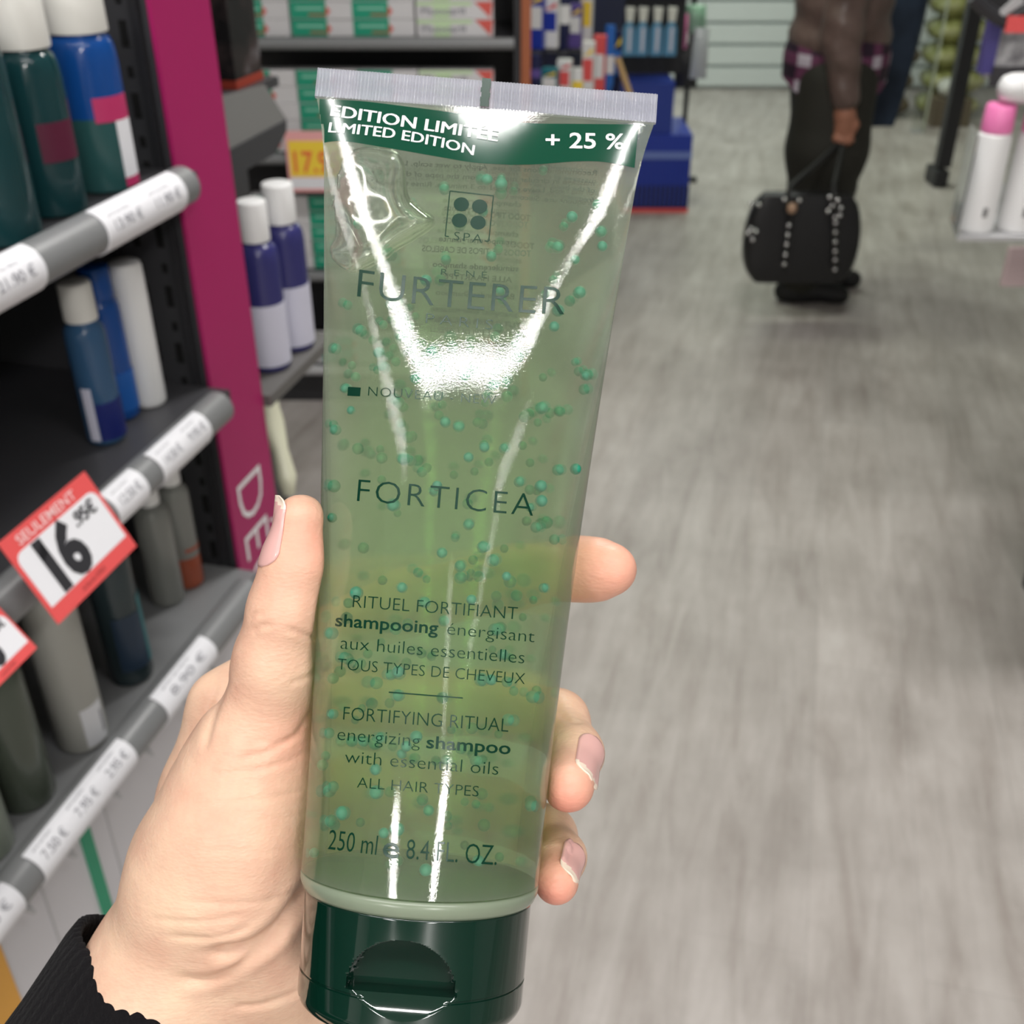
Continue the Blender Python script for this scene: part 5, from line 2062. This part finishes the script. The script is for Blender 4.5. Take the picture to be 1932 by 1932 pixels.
def band_wave(sock, k, thr):
    a = N(M_plaid, 'ShaderNodeMath', operation='MULTIPLY')
    a.inputs[1].default_value = k
    L(M_plaid, sock, a.inputs[0])
    b = N(M_plaid, 'ShaderNodeMath', operation='SINE')
    L(M_plaid, a.outputs[0], b.inputs[0])
    c = N(M_plaid, 'ShaderNodeMath', operation='GREATER_THAN')
    c.inputs[1].default_value = thr
    L(M_plaid, b.outputs[0], c.inputs[0])
    return c.outputs[0]


w1, w2 = band_wave(sepx.outputs[0], 75, 0.15), band_wave(sepx.outputs[2], 70, 0.15)
sm = N(M_plaid, 'ShaderNodeMath', operation='ADD')
L(M_plaid, w1, sm.inputs[0])
L(M_plaid, w2, sm.inputs[1])
hf = N(M_plaid, 'ShaderNodeMath', operation='MULTIPLY')
hf.inputs[1].default_value = 0.5
L(M_plaid, sm.outputs[0], hf.inputs[0])
pr_ = ramp(M_plaid, hf.outputs[0], [(0.2, (0.022, 0.008, 0.022)), (0.5, (0.13, 0.035, 0.085)), (0.9, (0.50, 0.45, 0.52))])
L(M_plaid, pr_, bsdf(M_plaid).inputs['Base Color'])


def shirt_cut(v):
    v = v.copy()
    lowz = 0.80 + 0.05 * np.cos(np.arctan2(v[:, 1], v[:, 0]) * 2)
    k = v[:, 2] < lowz
    v[k, 2] = lowz[k] + (v[k, 2] - lowz[k]) * 0.1
    return v


body_mesh('plaid_shirt', [[((0, 0, 1.0), 0.150), ((0.0, 0, 0.93), 0.185), ((0.0, 0, 0.80), 0.190)]], (-0.3, -0.3, 0.56), (0.3, 0.3, 1.2), 0.009, M_plaid, person, 0.03, 0.03, shirt_cut)
M_trouser = mat('dark_trousers', (0.020, 0.019, 0.014), 0.75)
tr_ch = [[((0, 0, 0.93), 0.150), ((0, 0, 0.85), 0.160)],
         [((0.0, -0.075, 0.84), 0.150), ((0.0, -0.085, 0.60), 0.150), ((0.0, -0.088, 0.42), 0.120), ((-0.03, -0.09, 0.10), 0.076)],
         [((0.0, 0.075, 0.84), 0.150), ((0.03, 0.085, 0.60), 0.140), ((0.05, 0.095, 0.42), 0.115), ((0.05, 0.10, 0.10), 0.076)]]
body_mesh('trousers', tr_ch, (-0.28, -0.28, 0.0), (0.3, 0.3, 1.12), 0.009, M_trouser, person, 0.03, 0.02)
M_shoe = mat('black_shoe', (0.010, 0.010, 0.011), 0.55)
for nm, y_, dx in (('shoe', -0.095, -0.03), ('shoe', 0.10, 0.05)):
    body_mesh(nm, [[((dx - 0.055, y_, 0.042), 0.042), ((dx + 0.05, y_, 0.050), 0.046), ((dx + 0.165, y_ - 0.01, 0.036), 0.036)], [((dx - 0.01, y_, 0.05), 0.050), ((dx - 0.01, y_, 0.115), 0.052)]],
              (dx - 0.15, y_ - 0.1, -0.02), (dx + 0.26, y_ + 0.1, 0.2), 0.006, M_shoe, person, 0.02, 0.03)
M_hair = mat('dark_hair', (0.015, 0.010, 0.008), 0.5)
body_mesh('hair', [[((-0.01, 0, 1.56), 0.094), ((-0.045, 0, 1.50), 0.085), ((-0.06, 0, 1.42), 0.05)]], (-0.2, -0.15, 1.33), (0.2, 0.15, 1.70), 0.008, M_hair, person)

# ---- bag held in the near hand
by = W((0, -0.235, 0)).y - 0.09
bl, br_ = Py(1402, 440, by).x, Py(1618, 440, by).x
bz0, bz1 = Py(1500, 522, by).z, Py(1500, 362, by).z
bag = thing('handbag', 'large black handbag with studded straps held low beside the legs', 'bag', ((bl + br_) / 2, by, max(bz0, 0.02)))
mb = MB()
M_bagk = mat('black_leather', (0.010, 0.010, 0.011), 0.45)
n, rr = 28, 10
for j in range(rr + 1):
    f_ = j / rr
    wv = 1 - 0.05 * f_ ** 2
    for i in range(n):
        a = 2 * math.pi * i / n
        q = lambda u: math.copysign(abs(u) ** 0.28, u)
        e = math.sin(math.pi * (0.04 + 0.92 * f_)) ** 0.12
        mb.v.append(((bl + br_) / 2 + (br_ - bl) / 2 * q(math.cos(a)) * wv * e, by - 0.02 + 0.065 * q(math.sin(a)) * e * (1 - 0.35 * f_), bz0 + (bz1 - bz0) * f_))
for j in range(rr):
    for i in range(n):
        mb.f.append((j * n + i, j * n + (i + 1) % n, (j + 1) * n + (i + 1) % n, (j + 1) * n + i))
        mb.m.append(0)
mb.f += [tuple(range(n))[::-1], tuple(range(rr * n, rr * n + n))]
mb.m += [0, 0]
mb.build('bag_body', M_bagk, bag, smooth=True, sharp=60)
hand_p = W((0.03, -0.232, 0.672))
yf = by - 0.094
straps = []
for xa, xb in ((1493, 1481), (1577, 1574)):
    top_, bot_ = Py(xa, 362, yf), Py(xb, 505, yf)
    pts = [hand_p, hand_p * 0.45 + top_ * 0.55 + Vector((0, 0.02, 0)), top_ + Vector((0, 0.03, 0)), Py(xa, 400, yf), bot_]
    pts = [Vector(p) for p in sample_curve([tuple(p) for p in pts], 5)]
    straps.append(MB().tube(pts, 0.010, 8).build('strap', M_bagk, bag, smooth=True))
so = bmesh.new()
bmesh.ops.create_icosphere(so, subdivisions=2, radius=0.0085)
stud_me = bpy.data.meshes.new('stud')
for f in so.faces:
    f.smooth = True
so.to_mesh(stud_me)
stud_me.materials.append(M_chrome)
sps = [(1495, 345), (1572, 343), (1634, 352), (1418, 384), (1432, 386), (1480, 376), (1508, 378), (1412, 440), (1420, 452), (1417, 432), (1426, 436)]
sps += [(1565, 372), (1580, 378), (1570, 388), (1586, 392), (1562, 398), (1584, 406), (1575, 410)]
sps += [(1490 - (y - 410) * 0.12, y) for y in (425, 443, 461, 480, 498)]
sps += [(1576 - (y - 410) * 0.01, y) for y in (420, 438, 456, 474, 490, 508)]
for x, y in sps:
    if y < 358 or x > 1625:
        continue
    o = bpy.data.objects.new('stud', stud_me)
    put(o, bag)
    o.location = Py(x, y, yf - 0.008) - Vector(bag.location)
c_ = Py(1494, 393, yf - 0.008)
MB().lathe([(0.0, -0.02), (0.014, -0.014), (0.018, 0.0), (0.014, 0.014), (0.0, 0.02)], 14, c=tuple(c_)).build('clasp', mat('tan_clasp', (0.42, 0.27, 0.18), 0.3), bag, smooth=True)

# ---- blue coat over the far arm
cy = W((0.22, 0.50, 0)).y
cl, cr = Py(1636, 150, cy).x, Py(1716, 150, cy).x
cz0, cz1 = Py(1680, 234, cy).z, 1.42
M_denim = mat('dark_denim', (0.018, 0.032, 0.060), 0.8)
noise_color(M_denim, [(0.3, (0.010, 0.018, 0.034)), (0.7, (0.030, 0.050, 0.088))], 7.0, 4.0)
mb = MB()
n, rr = 36, 16
for j in range(rr + 1):
    f_ = j / rr
    for i in range(n):
        a = 2 * math.pi * i / n
        q = lambda u: math.copysign(abs(u) ** 0.6, u)
        e = (math.sin(math.pi * (0.10 + 0.80 * f_)) ** 0.35)
        fold = 1 + 0.10 * math.sin(a * 5 + f_ * 3) * (1 - f_)
        mb.v.append(((cl + cr) / 2 + 0.03 * (f_ - 0.3) + (cr - cl) / 2 * q(math.cos(a)) * e * fold, cy + 0.075 * q(math.sin(a)) * e * fold, cz0 + (cz1 - cz0) * f_))
for j in range(rr):
    for i in range(n):
        mb.f.append((j * n + i, j * n + (i + 1) % n, (j + 1) * n + (i + 1) % n, (j + 1) * n + i))
        mb.m.append(0)
mb.f += [tuple(range(n))[::-1], tuple(range(rr * n, rr * n + n))]
mb.m += [0, 0]
coat = thing('coat', 'dark blue garment hanging just behind the person in brown', 'coat', ((cl + cr) / 2, cy, cz0))
mb.build('coat_body', M_denim, coat, smooth=True, sharp=70)
cx_ = (cl + cr) / 2 + 0.02
MB().tube([(cx_, cy, 1.40), (cx_, cy, 2.9)], 0.005, 8).build('hanger_rod', M_black, coat)
